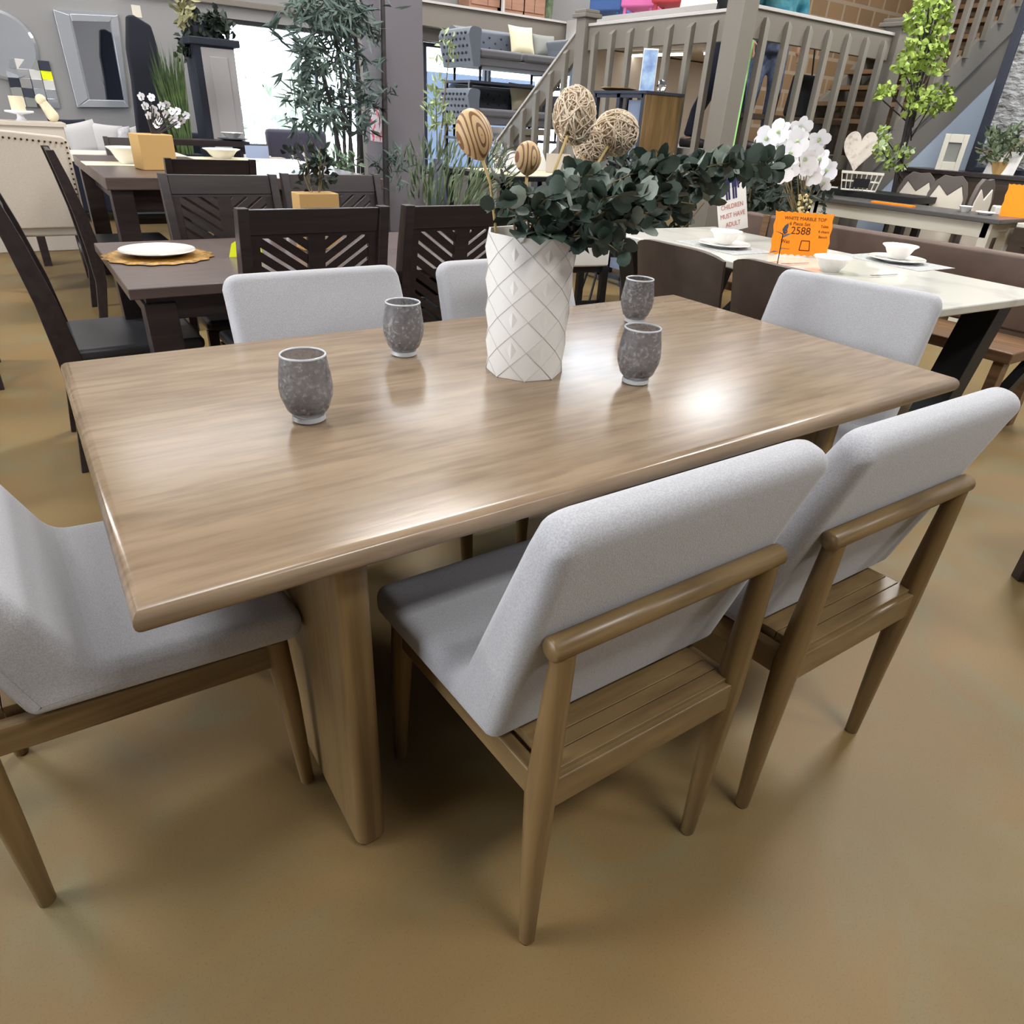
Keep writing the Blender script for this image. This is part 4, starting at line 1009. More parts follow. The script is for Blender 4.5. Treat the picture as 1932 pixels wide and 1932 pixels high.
TOPZ = AY(880, 46, SY-.35).z-.58; LOWZ = AY(880, 164, SY-.35).z-.58
so.location = (sx, SY, TOPZ); so.scale = (sw, 1, .74)
dup(so, (sx, SY, LOWZ), 0, 'tufted charcoal sofa on the lower level of the rack, behind the stair rail', scale=(sw, 1, .74))
t = thing('sofa_rack', 'black metal display rack carrying the two tufted sofas', 'rack', (sx, SY, 0))
f = MB()
for x in (-.8, .8):
    for y in (-.3, .34): f.box(x*sw-.02, y-.02, 0, x*sw+.02, y+.02, TOPZ)
f.build('posts', BLACK, t)
for z in (LOWZ, TOPZ): MB().box(-.82*sw, -.34, z-.03, .82*sw, .38, z).build('shelf', SLATE, t)
def cushion(p, w, h, rx, rz, m, label, tilt=0.0):
    mb = MB(); n_ = 8; vs_ = []; fs = []
    for s_ in (-1, 1):
        for i in range(n_+1):
            for j in range(n_+1):
                u, v = -1+2*i/n_, -1+2*j/n_; th = .055*(max(0, (1-u**4)*(1-v**4)))**.5+.002
                k = 1-.05*(1-abs(v))*(abs(u) == 1)-.0; vs_.append((u*w/2*(1-.06*(1-v*v)*abs(u)), s_*th, h/2+v*h/2*(1-.06*(1-u*u)*abs(v))))
    k = n_+1; b_ = k*k
    for i in range(n_):
        for j in range(n_):
            a = i*k+j; fs.append((a, a+k, a+k+1, a+1)); fs.append((b_+a, b_+a+1, b_+a+k+1, b_+a+k))
    for i in range(n_):
        fs += [(i*k, b_+i*k, b_+(i+1)*k, (i+1)*k), ((i+1)*k+n_, b_+(i+1)*k+n_, b_+i*k+n_, i*k+n_), (i+1, b_+i+1, b_+i, i), (n_*k+i, b_+n_*k+i, b_+n_*k+i+1, n_*k+i+1)]
    return tag(mb.add(vs_, fs).build('cushion', m, smooth=True, loc=p, rot=(rx, tilt, rz)), label, 'cushion')
for z, la in ((TOPZ, 'upper tufted sofa'), (LOWZ, 'lower tufted sofa')):
    q = AY(992 if z > 1 else 970, 100 if z == TOPZ else 205, SY)
    cushion((q.x, SY+.06, z+.36), .40, .36, radians(-18), 0, CREAM, 'cream square cushion on the '+la)
    q = AY(1036 if z == TOPZ else 1012, 100 if z == TOPZ else 205, SY)
    cushion((q.x, SY+.08, z+.36), .40, .30, radians(-20), 0, GREYC, 'grey cushion on the '+la+', right of the cream one')
q = AY(962, 252, 8.8)
t = thing('grey_stand', 'low grey plinth stand below the lower sofa', 'stand', (q.x, 8.75, 0))
MB().box(-.28, -.2, 1.13, .5, .15, 1.2).build('top', TAUPE, t)
for x in (-.24, .1): MB().box(x, -.16, 0, x+.16, .1, 1.13).build('leg', TAUPE, t)

# ------------------------------------------------------------ people on the landing
def person(loc, rz, label, trouser, top, stride=.2, bag=False):
    t = thing('person', label, 'person', loc, rz)
    b_ = MB()
    def limb(pts, rad, n=10): b_.tube(pts, rad, n)
    hipz = .90
    feet = [(-.09, stride*.5), (.09, -stride*.5)]
    for (x, y) in feet:
        limb([(x*.9, 0, hipz), (x, y*.45+.03, .50), (x, y*.75-.01, .30), (x, y, .07)], [.09, .062, .055, .04])
        limb([(x, y-.05, .045), (x, y+.06, .04), (x*1.05, y+.17, .03)], [.035, .038, .028])
    limb([(0, 0, .84), (0, 0, .95), (0, .0, 1.12), (0, -.01, 1.30), (0, -.01, 1.42), (0, 0, 1.50)], [.14, .15, .135, .16, .13, .06], 14)
    b_.ball((0, .0, 1.18), .16, 12, 8, (1.05, .7, 1.4))
    limb([(0, 0, 1.46), (0, .015, 1.56)], [.055, .05]); b_.ball((0, .02, 1.645), .1, 14, 10, (.78, .95, 1.18))
    b_.ball((0, .115, 1.63), .016, 6, 5, (.8, 1, 1.3))
    for s_ in (-1, 1): b_.ball((s_*.078, .02, 1.64), .02, 6, 5, (.5, .8, 1.4))
    for s_ in (-1, 1):
        sh, el, wr = V3((s_*.19, -.01, 1.39)), V3((s_*.245, -.03, 1.12)), V3((s_*.24, .09, .89))
        limb([sh, el, wr], [.055, .043, .03]); b_.ball(sh, .06)
        b_.tube([wr, wr+V3((0, .02, -.09))], [.03, .038], 8)
        for k in range(4):
            o_ = wr+V3((0, .02+(-.03+.02*k), -.085)); b_.tube([o_, o_+V3((0, .012, -.04-.006*(k in (1, 2)))), o_+V3((-s_*.012, .012, -.075-.008*(k in (1, 2))))], [.0105, .0095, .008], 6)
        o_ = wr+V3((0, .045, -.03)); b_.tube([o_, o_+V3((-s_*.01, .035, -.03)), o_+V3((-s_*.015, .04, -.06))], [.012, .011, .009], 6)
    b_.build('body', SKIN, t, remesh=.012)
    h = MB(); h.ball((0, -.005, 1.68), .108, 14, 10, (.82, .95, 1.0)); h.ball((0, -.05, 1.61), .085, 10, 8, (.9, .6, 1.2)); h.build('hair', HAIR, t, smooth=True)
    q = MB()
    for (x, y) in feet: q.tube([(x*.9, 0, hipz-.02), (x, y*.45+.03, .50), (x, y*.75-.01, .30), (x, y, .09)], [.096, .070, .062, .056], 12)
    q.tube([(0, 0, .80), (0, 0, .93), (0, 0, 1.02)], [.15, .17, .155], 14); q.build('trousers', trouser, t, remesh=.014)
    q = MB(); q.tube([(0, 0, .88), (0, 0, 1.0), (0, -.005, 1.14), (0, -.01, 1.32), (0, -.01, 1.42), (0, -.005, 1.485)], [.185, .175, .16, .185, .15, .075], 16)
    for s_ in (-1, 1): q.ball((s_*.185, -.01, 1.392), .086); q.tube([(s_*.06, -.01, 1.44), (s_*.17, -.01, 1.41), (s_*.245, -.03, 1.12), (s_*.24, .07, .93)], [.075, .084, .062, .05], 10)
    q.build('jacket', top, t, remesh=.014)
    for (x, y) in feet: MB().tube([(x, y-.07, .04), (x, y+.05, .045), (x*1.05, y+.18, .032)], [.045, .05, .036], 10).build('shoe', SHOE, t, smooth=True)
    for s_ in (-1, 1): MB().ball((s_*.034, .105, 1.655), .011, 8, 6, (1.3, .6, .8)).build('eye', HAIR, t, smooth=True)
    MB().ball((0, .108, 1.588), .02, 8, 6, (1.2, .5, .35)).build('mouth', REDINK, t, smooth=True)
    return t
q = AX(1325, 240, 5.75)
person((5.62, q.y-.28, LZ), radians(200), 'person in dark navy clothes walking on the landing behind the left railing', NAVY, BLACKC, .42)
q = AX(1502, 120, 6.2)
person((6.25, q.y+.36, LZ), radians(150), 'person in blue jeans and teal top standing on the landing behind the front railing', DENIM, TEALC, .16)
q = AX(1520, 130, 6.4)
t = thing('handbag', 'black handbag with a long strap hanging at the landing beside the person in jeans', 'bag', (6.42, q.y, LZ+.30))
MB().prism(rounded([(-.16, 0, .04), (.16, 0, .04), (.12, .34, .03), (-.12, .34, .03)], 4), lambda p: (p[0], -.05, p[1]), lambda p: (p[0], .05, p[1])).build('bag_body', BLACKC, t, bevel=.015)
MB().tube([(-.10, 0, .33), (-.01, 0, .72), (.01, 0, .72), (.10, 0, .33)], .008, 6).build('strap', BLACKC, t)
q = A(1480, 180, LZ+.30)
t = thing('low_shelf', 'low dark shelf on the landing behind the front railing', 'shelf', (6.35, 4.78, LZ))
MB().box(-.75, -.12, .26, .75, .2, .30).build('top', BROWNC if False else BUFFET, t)
for x in (-.7, 0, .66): MB().box(x, -.1, 0, x+.05, .18, .26).build('leg', BUFFET, t)
tag(MB().box(5.42, 4.62, LZ, 5.46, 4.66, LZ+.85).build('light_strip', GREENS), 'upright pale green light strip just right of the tall corner post', 'lamp')

# ------------------------------------------------------------ things on the mezzanine
def mezz_cab(px, w, label, m=BROWNC):
    q = AY(px, 30, YB-.1); t = thing('brown_cabinet', label, 'cabinet', (q.x, YB+.35, 2.66), 0, 'brown cabinets on the mezzanine edge')
    return q
for px, w, la in ((915, .62, 'left'), (960, .5, 'middle'), (1003, .42, 'right')):
    q = AY(px, 25, YB-.3); t = thing('mezzanine_cabinet', 'brown cabinet standing on the mezzanine edge, '+la+' of three', 'cabinet', (q.x, YB-.24, 2.692), 0, 'brown cabinets on the mezzanine edge')
    MB().box(-w/2, -.12, 0, w/2, .2, 1.1).build('body', BROWNC, t, bevel=.005); MB().box(-w/2+.03, -.135, .05, -.005, -.12, 1.05).build('door', BROWNC, t, bevel=.004); MB().box(.005, -.135, .05, w/2-.03, -.12, 1.05).build('door', BROWNC, t, bevel=.004)
q = AY(1036, 30, YB-.3); tag(sharp(MB().lathe([(0, 0), (.1, 0), (.12, .3), (.09, .8), (.1, 1.3), (0, 1.3)], 16).build('green_column_vase', SPIKY, smooth=True, loc=(q.x, YB-.2, 2.692)), 50), 'tall dark green floor vase on the mezzanine corner', 'vase')
q = AY(965, 33, YB-.4); tag(sharp(MB().lathe([(0, 0), (.2, 0), (.26, .06), (.25, .07), (.18, .015), (0, .015)], 24).build('glass_tray', SILVER, smooth=True, loc=(q.x, YB-.40, 2.692)), 50) if False else MB().box(-.02, -.02, 0, .02, .02, .9).build('slim_post', TAUPEL, loc=(q.x-.18, YB-.43, 2.692)), 'slim pale post at the mezzanine edge in front of the brown cabinets', 'post')
def mchair(loc, rz, m, label):
    t = thing('upholstered_chair', label, 'chair', loc, rz, 'coloured chairs on the mezzanine')
    MB().box(-.26, -.24, .16, .26, .24, .46).build('seat', m, t, bevel=.03)
    MB().box(-.27, .2, .16, .27, .3, .95).build('backrest', m, t, bevel=.02)
    for x in (-.2, .2):
        for y in (-.18, .22): MB().box(x-.02, y-.02, 0, x+.02, y+.02, .17).build('leg', m, t)
    return t
for px, yy, m, la, dz in ((1150, 9.6, BLUEC, 'blue', 0), (1210, 8.9, PINKC, 'pink', 0), (1268, 8.3, REDC, 'red', 0)):
    q = AX(px, 25, 8.5); mchair((8.5, q.y, 2.665), radians(-60), m, la+' upholstered chair on the mezzanine above the landing railing')
for px, m, la in ((1316, PAPER, 'white'), (1480, PAPER, 'white ruffled')):
    q = AX(px, 5, 8.4 if px < 1400 else 9.2)
    cushion((q.x, q.y, 2.662), .5, .5, radians(-10), radians(-60), m, la+' cushion at the mezzanine edge above the '+('left' if px < 1400 else 'front')+' landing railing')
# ------------------------------------------------------------ table with glasses behind the vase
T3 = A(1010, 328, .76)
t = thing('cream_dining_table', 'dining table with a cream runner and glasses behind the eucalyptus', 'table', (4.3, 6.15, 0))
MB().box(-.65, -.55, .81, .6, .6, .85).build('tabletop', BLACK, t, bevel=.005)
for x in (-.58, .52):
    for y in (-.48, .53): MB().box(x-.03, y-.03, 0, x+.03, y+.03, .81).build('leg', BLACK, t)
tag(MB().box(-.5, -.5, 0, .56, .4, .004).build('table_runner', CREAM, loc=(4.3, 6.15, .8505)), 'cream runner on the table behind the eucalyptus', 'runner')
def wine(px, py, h, label, g='wine glasses on the table behind the vase', z=.8555):
    q = A(px, py, z); t = thing('wine_glass', label, 'glass', q, 0, g)
    sharp(MB().lathe([(0, 0), (.035, 0), (.033, .003), (.005, .008), (.004, .09), (.02, .105), (.038, .14), (.036, .2), (.030, .235), (.028, .235), (.034, .2), (.035, .14), (.016, .11), (0, .1)], 18).build('bowl', GLASS, t, smooth=True), 60)
    t.scale = (1, 1, h); return t
wine(930, 320, 1.1, 'wine glass left of the mirror clock behind the vase'); wine(950, 322, 1.0, 'second wine glass beside the mirror clock'); wine(934, 329, 1.0, 'wine glass behind the spiky plant, leftmost of the wine glasses')
q = A(968, 330, .8555)
t = thing('table_clock', 'round silver-rimmed clock standing on the cream runner', 'clock', q, radians(-25))
MB().lathe([(.085+.012*cos(2*pi*i/10), .012*sin(2*pi*i/10)) for i in range(10)], 28, closed=True).build('rim', SILVER, t, smooth=True, loc=(0, 0, .10), rot=(radians(82), 0, 0))
MB().lathe([(0, -.002), (.085, -.002), (.085, .004), (0, .004)], 28).build('dial', PAPER, t, loc=(0, 0, .10), rot=(radians(82), 0, 0))
q = A(1052, 326, .8555); tag(MB().box(-.12, -.01, 0, .12, .01, .17).build('menu_board', BEIGE, loc=q, rot=(radians(-12), 0, radians(-30))), 'beige board standing on the cream runner', 'board')
q = A(1078, 308, .8555); 
tag(MB().prism([(-.07, 0), (.07, 0), (.0, .16)], lambda p: (p[0], -.03, p[1]), lambda p: (p[0], .03, p[1])).build('napkin', PAPER, loc=(4.62, 6.35, .8555), rot=(0, 0, -.6)), 'folded white napkin on the cream runner', 'napkin')
# spiky plant left of the vase
q = AY(858, 385, 3.6)
t = thing('spiky_plant', 'spiky green artificial plant in a dark pot behind the dark chairs', 'plant', (q.x, 3.95, 0)); O_ = V3((q.x, 3.95, 0)); f = MB(); s2 = MB()
for i in range(330):
    e_ = AY(R.uniform(775, 955), R.uniform(285, 400), 3.95+R.uniform(-.18, .18))-O_
    f.leaf(e_, V3(((e_.x)*1.5, R.uniform(-.4, .4), .7+R.uniform(-.4, .5))), rv(1), R.uniform(.07, .14), .011, .1, .15)
for i in range(14):
    e_ = AY(R.uniform(790, 940), R.uniform(300, 330), 3.95)-O_; s2.tube(path((e_.x*.15, 0, .5), e_, .0, 5), .005, 4)
f.build('foliage', SPIKY, t); s2.build('stems', GRASS, t)
sharp(MB().lathe([(0, 0), (.12, 0), (.17, .55), (.15, .55), (.1, .5), (0, .5)], 18).build('pot', SLATE, t, smooth=True), 50)
t = thing('tall_sprig', 'tall pale sprigs rising from a thin vase in front of the blue window', 'plant', AY(826, 300, 4.6)); O_ = t.location.copy(); f = MB(); s2 = MB()
for sx_, cl in ((822, [(830, 160), (818, 178), (824, 195), (812, 210), (830, 205), (820, 225), (816, 245)]), (845, [(848, 228), (842, 238)]), (850, [(845, 70), (836, 80), (858, 110), (830, 115), (852, 95)])):
    s2.tube([V3((0, 0, -.05)), AY(sx_, cl[0][1]+5, 4.6)-O_], .004, 4)
    for x, y in cl:
        for i in range(11 if sx_ < 850 else 5): f.leaf(AY(x+R.uniform(-9, 9), y+R.uniform(-9, 9), 4.6)-O_, rv(1)+V3((0, 0, .8)), rv(1), .055, .02)
f.build('foliage', PALEG, t); s2.build('stems', STEM, t); MB().lathe([(0, -O_.z), (.06, -O_.z), (.07, -.3), (.03, 0), (0, 0)], 14).build('vase', SLATE, t, smooth=True)
# white-backed black stool and black shell chair
t = thing('white_back_stool', 'black legged stool chair with a white padded back, right behind the vase', 'chair', (3.05, 3.68, 0), radians(-12))
MB().box(-.20, -.02, .46, .20, .03, .70).build('backrest', IVORY if False else PAPER, t, bevel=.015)
MB().box(-.2, 0, .42, .2, .38, .46).build('seat', BLACK, t, bevel=.006)
for x in (-.18, .18):
    for y in (.0, .34): MB().box(x-.022, y-.022, 0, x+.022, y+.022, .46).build('leg', BLACK, t)
MB().box(-.18, -.01, .20, .18, .01, .235).build('stretcher', BLACK, t)
q = A(1172, 535, 0)
t = thing('shell_chair', 'dark grey shell chair on thin black metal legs beyond the vase', 'chair', (3.95, 4.35, 0), radians(150))
MB().prism(rounded([(-.24, .42, .05), (.24, .42, .05), (.2, .8, .1), (-.2, .8, .1)], 5), lambda p: (p[0], .22+.2*(p[1]-.4), p[1]), lambda p: (p[0], .25+.2*(p[1]-.4), p[1])).build('backrest', SLATE, t, bevel=.01)
MB().box(-.24, -.22, .40, .24, .25, .45).build('seat', SLATE, t, bevel=.02)
for x in (-.2, .2):
    for y in (-.2, .2): MB().tube([(x*1.1, y*1.1, 0), (x*.7, y*.7, .40)], .010, 6).build('leg', BLACK, t)

# ------------------------------------------------------------ second table, its chairs and dressing at the back left
H2 = .88
a_ = A(196, 334, H2); b2_ = A(151, 305, H2)
t = thing('counter_table', 'tall dark-legged table with grey top at the back left, laid with white bowls', 'table', (a_.x, a_.y, 0))
D2 = b2_.y-a_.y
MB().box(0, 0, H2-.07, 1.75, D2+.75, H2).build('tabletop', DARKTOP, t, bevel=.006)
for x in (.02, 1.61):
    for y in (.03, D2+.6): MB().box(x, y, 0, x+.12, y+.12, H2-.07).build('leg', DARK, t, bevel=.004)
MB().box(.1, .08, H2-.2, 1.65, D2+.67, H2-.07).build('apron', DARK, t)
dk((.36, 5.42, 0), radians(-90), 'dark chair with grey seat side-on at the left end of the tall table', 1)
dk((1.02, 4.83, 0), radians(0), 'dark chevron-backed chair seen from behind at the tall table', 1.05)
dk((.98, 7.1, 0), radians(180), 'dark chair at the far side of the tall table, beside the white cushions', 1.0)
q = A(215, 309, H2); q.z = H2+.002
flat(q+V3((.06, -.02, -.0015)), .5, .36, .003, 0, CREAM, 'placemat', 'cream placemat under the left white bowl on the tall table', 'placemat', 'cream placemats on the tall table')
bowl(q+V3((.1, 0, .002)), .135, .10, 'white footed bowl at the left of the tall table', None)
q = A(420, 300, H2); q.z = H2+.002
flat(q+V3((.0, 0, -.0015)), .5, .36, .003, 0, CREAM, 'placemat', 'cream placemat under the right white bowl on the tall table', 'placemat', 'cream placemats on the tall table')
bowl(q+V3((0, 0, .002)), .15, .07, 'wide white bowl at the right of the tall table', None)
q = A(303, 322, H2); q.z = H2
pt_ = AY(303, 254, q.y)
t = thing('kraft_planter', 'square kraft planter with white blossom twigs on the tall table', 'plant', q, radians(8))
MB().box(-.10, 0, 0, .115, .2, pt_.z-H2).build('pot', KRAFT, t, bevel=.006)
st, f = MB(), MB()
for x, y in ((270, 182), (290, 184), (278, 200), (310, 200), (295, 205), (320, 197), (300, 215), (285, 218), (330, 210), (341, 210), (335, 222), (358, 218), (330, 226), (350, 228), (305, 228), (318, 215), (340, 235), (300, 235)):
    e_ = AY(x, y, q.y+.1)-q; st.tube(path((.02, .1, pt_.z-H2-.02), e_, 0, 4), .0035, 4); blossom(e_, -q.normalized()+rv(.4), .026, f)
st.build('stems', BAMBS, t); f.build('blossoms', PETAL, t)
# beige nailhead chair at the far left
t = thing('nailhead_chair', 'tall beige upholstered chair with bronze nailheads at the far left', 'chair', (.16, 6.25, 0), radians(0))
P = rounded([(-.26, .44, .03), (.235, .44, .03), (.25, 1.03, .05), (-.26, 1.07, .05)], 5)
MB().prism(P, lambda p: (p[0], -.04-.12*(p[1]-.44), p[1]), lambda p: (p[0], .04-.12*(p[1]-.44), p[1])).build('backrest', BEIGE, t, bevel=.012)
q = MB()
for i in range(14): q.ball((-.22+.033*i, -.042-.12*.57, 1.025-.0026*i), .007, 6, 5)
for i in range(17): z = .47+.033*i; q.ball((.222+.012*(z-.44)/.6, -.043-.12*(z-.44), z), .007, 6, 5)
q.build('nailheads', STUD, t)
MB().box(-.25, 0, .38, .25, .48, .50).build('seat', BEIGE, t, bevel=.02)
for x in (-.2, .2):
    for y in (-.02, .42): MB().tube([(x*1.03, y, 0), (x, y, .40)], [.018, .03], 8).build('leg', DARK, t, smooth=True)
# wall decorations and furniture by the back wall
q = AY(150, 105, YB-.04)
t = thing('wall_mirror', 'square mirror with a flared angled glass frame on the grey back wall', 'mirror', (0, YB-.002, 0))
def w2(x, y, d=0): p = AY(x, y, YB-.03-d); return (p.x, p.y-YB, p.z)
def panel(mb, pts, d0=.0, d1=.035): 
    mb.prism([(p[0], p[1]) for p in pts], lambda p: tuple(V3(w2(p[0], p[1]))+V3((0, .03, 0))), lambda p: w2(p[0], p[1], d1))
fr = [(100, 18), (160, 22), (222, 26), (232, 100), (243, 203), (195, 200), (146, 202), (128, 125)]
panel_in = [(134, 30), (205, 34), (233, 188), (170, 188)]
q = MB(); q.prism(fr[::-1], lambda p: tuple(V3(w2(*p))+V3((0, .028, 0))), lambda p: w2(p[0], p[1], .004)); q.build('glass_frame', CHROME, t)
for pts in ([(100, 18), (130, 28), (166, 186), (146, 202)], [(132, 26), (218, 30), (206, 42), (136, 40)], [(208, 34), (222, 28), (243, 203), (234, 188)], [(146, 202), (168, 188), (234, 190), (243, 203)]):
    q = MB(); q.prism(pts[::-1], lambda p: w2(p[0], p[1], .006), lambda p: tuple(V3(w2(p[0], p[1], .02)))); q.build('frame_strip', CHROME, t, bevel=.004)
MB().prism(panel_in[::-1], lambda p: w2(p[0], p[1], .006), lambda p: w2(p[0], p[1], .014)).build('mirror_glass', mat('mirror_glass', (200, 205, 214), .02, metal=1), t)
q = AY(9, 86, YB-.04)
t = thing('round_mirror', 'round mirror on the back wall at the top left corner', 'mirror', (q.x-.02, YB-.002, q.z))
MB().lathe([(0, 0), (.34, 0), (.34, .02), (.31, .03), (0, .03)], 40).build('mirror_glass', CHROME, t, rot=(radians(90), 0, 0))
q = AY(60, 158, YB-.04)
t = thing('mosaic_mirror', 'patchwork mirror of small tilted squares below the round mirror', 'mirror', (q.x, YB-.002, q.z))
for i in range(5):
    for j in range(4): MB().box(-.055, -.01, -.05, .055, .0, .05).build('tile', [CHROME, SLATE, PAPER, CHROME, GREYC][(i*3+j*2) % 5] if (i, j) != (1, 3) else YELLOW, t, loc=(-.17+.115*j, -.02, .19-.095*i), rot=(R.uniform(-.15, .15), 0, R.uniform(-.2, .2)), bevel=.004)
# pale sofa with cushions below the mirrors
q0, q1 = AY(118, 285, 10.2), AY(262, 270, 10.2)
t = thing('dark_sofa', 'dark sofa with a heap of white cushions below the flared mirror', 'sofa', (q0.x+.75, 10.3, 0))
MB().box(-.75, -.4, .1, .95, .35, .68).build('base', NAVY, t, bevel=.03); MB().box(-.75, .3, .6, .95, .52, .94).build('backrest', NAVY, t, bevel=.06)
MB().box(-.80, -.38, .3, -.70, .45, .80).build('armrest', NAVY, t, bevel=.06)
for x in (-.7, .85):
    for y in (-.35, .4): MB().box(x-.03, y-.03, 0, x+.03, y+.03, .1).build('foot', BLACK, t)
WCUSH = mat('white_cushion', (214, 212, 214), .95)
for px, py, s_, m, la, rz in ((146, 268, .40, NAVY, 'dark round-topped cushion behind the white ones', .3), (170, 276, .38, WCUSH, 'large white cushion in front of the dark one', .2), (197, 274, .37, WCUSH, 'white cushion second from the left on the sofa', -.2), (222, 278, .34, mat('lace_fabric', (200, 196, 204), .9, rgb2=(236, 234, 240), nscale=26), 'patterned pale cushion on the dark sofa', -.4), (252, 276, .33, WCUSH, 'white cushion beside the tall dark panel', .1)):
    q = AY(px, py, 9.95+.05*s_); cushion((q.x, q.y+(.2 if m is NAVY else 0), .682), s_, s_*.95, radians(-16), rz, m, la+' at the back wall', R.uniform(-.3, .3))
tq = A(165, 287, .9)
t = thing('white_sideboard', 'low white table under the cushions behind the tall table', 'table', (AY(165, 290, 7.4).x, 7.4, 0))
zt_ = AY(165, 290, 7.2).z
MB().box(-.55, -.2, zt_-.06, .75, .3, zt_).build('tabletop', WHITEW, t, bevel=.005)
for x in (-.5, .66): MB().box(x-.03, -.15, 0, x+.03, .25, zt_-.06).build('leg', DARK, t)
# folded black parasol-like tall panel
q = AY(282, 200, 9.7)
t = thing('tall_dark_panel', 'tall black upholstered panel leaning at the back wall beside the mirror', 'panel', (0, 9.7, 0))
P = [(240, 28), (252, 28), (285, 48), (292, 70), (345, 262), (262, 262), (250, 150), (240, 90)]
MB().prism(P[::-1], lambda p: tuple(AY(p[0], p[1], 9.7)-V3((0, 9.7, 0))), lambda p: tuple(AY(p[0], p[1], 9.7)-V3((0, 9.55, 0)))).build('padding', mat('black_padding', (36, 38, 50), .8), t, bevel=.02)
z9 = AY(300, 262, 9.7); MB().box(z9.x-.15, -.0, 0, z9.x+.2, .14, z9.z+.02).build('base', SLATE, t)
q = AY(258, 21, YB-.02); tag(MB().box(-.05, -.004, -.06, .05, 0, .06).build('wall_switch', IVORY, loc=(q.x, YB-.002, q.z)), 'small cream square plate on the wall above the tall black panel', 'switch')
# tall grass plant
t = thing('tall_grass_plant', 'tall green grass plant in front of the black panel', 'plant', (AY(345, 262, 9.0).x, 9.0, 0)); O_ = t.location.copy(); f = MB()
for i in range(120):
    b0 = AY(R.uniform(330, 366), 300, 9.0+R.uniform(-.1, .1))-O_; u = R.random(); e_ = AY(275+R.uniform(0, 75), 55+R.uniform(0, 60)+40*u, 9.0+R.uniform(-.1, .1))-O_
    d = e_-b0; sd = V3((.007, 0, 0)); m_ = b0+d*.5
    f.add([b0-sd, b0+sd, m_+sd, m_-sd, e_], [(0, 1, 2, 3), (3, 2, 4)])
f.build('foliage', GRASS, t); z9 = (AY(345, 290, 9.0)-O_).z; MB().box(-.16, -.12, 0, .16, .12, z9).build('pot', SLATE, t)
# tall shutter cabinet
t = thing('shutter_cabinet', 'tall dark cabinet with pale panelled shutter doors and ivy on top', 'cabinet', (0, 9.3, 0))
def c9(x, y, o=0): p = AY(x, y, 9.3); return (p.x, o, p.z)
a9 = V3(c9(375, 84)); b9 = V3(c9(440, 84)); x0, x1, zz = a9.x, b9.x, a9.z
MB().box(x0-.06, 0, 0, x1, .45, zz).build('body', SLATE, t); MB().box(x0-.11, -.05, zz, x1+.06, .5, zz+.07).build('top', SLATE, t, bevel=.01)
d = MB().box(x0+.01, -.03, .1, x1-.01, -.001, zz-.02).build('door', SHUT, t, bevel=.006); MB().box(x0+.09, -.042, .25, x1-.09, -.03, zz-.1).build('door_panel', SHUT, d, bevel=.008)
q = AY(395, 50, 9.5); t = thing('trailing_ivy', 'dark ivy plant with pale dried leaves on top of the shutter cabinet', 'plant', ((x0+x1)/2-.12, 9.5, zz+.07)); O_ = t.location.copy(); f, f2 = MB(), MB()
for i in range(240): f.leaf(AY(R.gauss(398, 17), R.gauss(50, 15), 9.5+R.uniform(-.15, .1))-O_, rv(1)+V3((0, 0, -.3)), rv(1), .09, .065)
for i in range(60): f.leaf(AY(R.gauss(352, 7), R.gauss(82, 12), 9.5)-O_, rv(1)+V3((0, 0, -.3)), rv(1), .08, .06)
for i in range(60): f2.leaf(AY(R.gauss(350, 10), R.gauss(30, 13), 9.5+R.uniform(-.1, .1))-O_, rv(1), rv(1), .11, .06)
f.build('foliage', DKG, t); f2.build('pale_foliage', mat('dried_leaf', (164, 160, 122), .7), t); MB().lathe([(0, 0), (.1, 0), (.13, .14), (0, .14)], 14).build('pot', SLATE, t)
# black console with plate
q = AY(395, 264, 8.3); t = thing('dark_side_table', 'dark side table carrying a stacked plate below the shutter cabinet', 'table', (q.x, 8.3, 0))
MB().box(-.42, -.15, q.z-.05, .36, .25, q.z).build('tabletop', DARK, t); zs_ = q.z
for x in (-.38, .3): MB().box(x-.03, -.1, 0, x+.03, .2, q.z-.05).build('leg', DARK, t)
q = AY(440, 258, 8.3); plate((q.x, 8.34, zs_+.0), .15, 'dark plate stacked under a pale dish by the shutter cabinet', SLATE); bowl((q.x, 8.34, zs_+.021), .11, .05, 'pale dish on the dark plate by the shutter cabinet', None)
# bamboo plant before the shop window
t = thing('bamboo_plant', 'tall artificial bamboo standing before the bright shop doorway', 'plant', (AY(635, 330, 6.65).x, 6.65, 0)); O_ = t.location.copy(); st, f = MB(), MB()
stems_ = [((650, 330), (585, 60)), ((652, 325), (625, -15)), ((676, 325), (668, 0)), ((640, 330), (610, 130)), ((668, 330), (640, 170)), ((660, 330), (650, 60))]
for a, b in stems_:
    p0, p1 = AY(*a, 6.65)-O_, AY(*b, 6.65)-O_; base = V3((p0.x*.5, 0, .2)); st.tube([base, p0, p0.lerp(p1, .5)+V3((.03, 0, 0)), p1], [.018, .017, .014, .006], 6)
def sprays(n, cx, cy, sx, sy, ln=.17, w=.022):
    for i in range(n):
        p = AY(R.gauss(cx, sx), R.gauss(cy, sy), 6.65+R.uniform(-.25, .25))-O_; d = V3((R.uniform(-1, 1), R.uniform(-.5, .5), R.uniform(-.9, .35)))
        for k in range(3): f.leaf(p, d+rv(.5), rv(1), ln*R.uniform(.6, 1.1), w, .1, .25)
sprays(190, 625, 22, 42, 20); sprays(70, 615, 85, 38, 18); sprays(48, 650, 120, 30, 25); sprays(40, 585, 178, 26, 10); sprays(38, 640, 190, 36, 18); sprays(45, 610, 225, 34, 12); sprays(24, 690, 200, 10, 25); sprays(30, 575, 110, 20, 20); sprays(26, 575, 150, 14, 14)
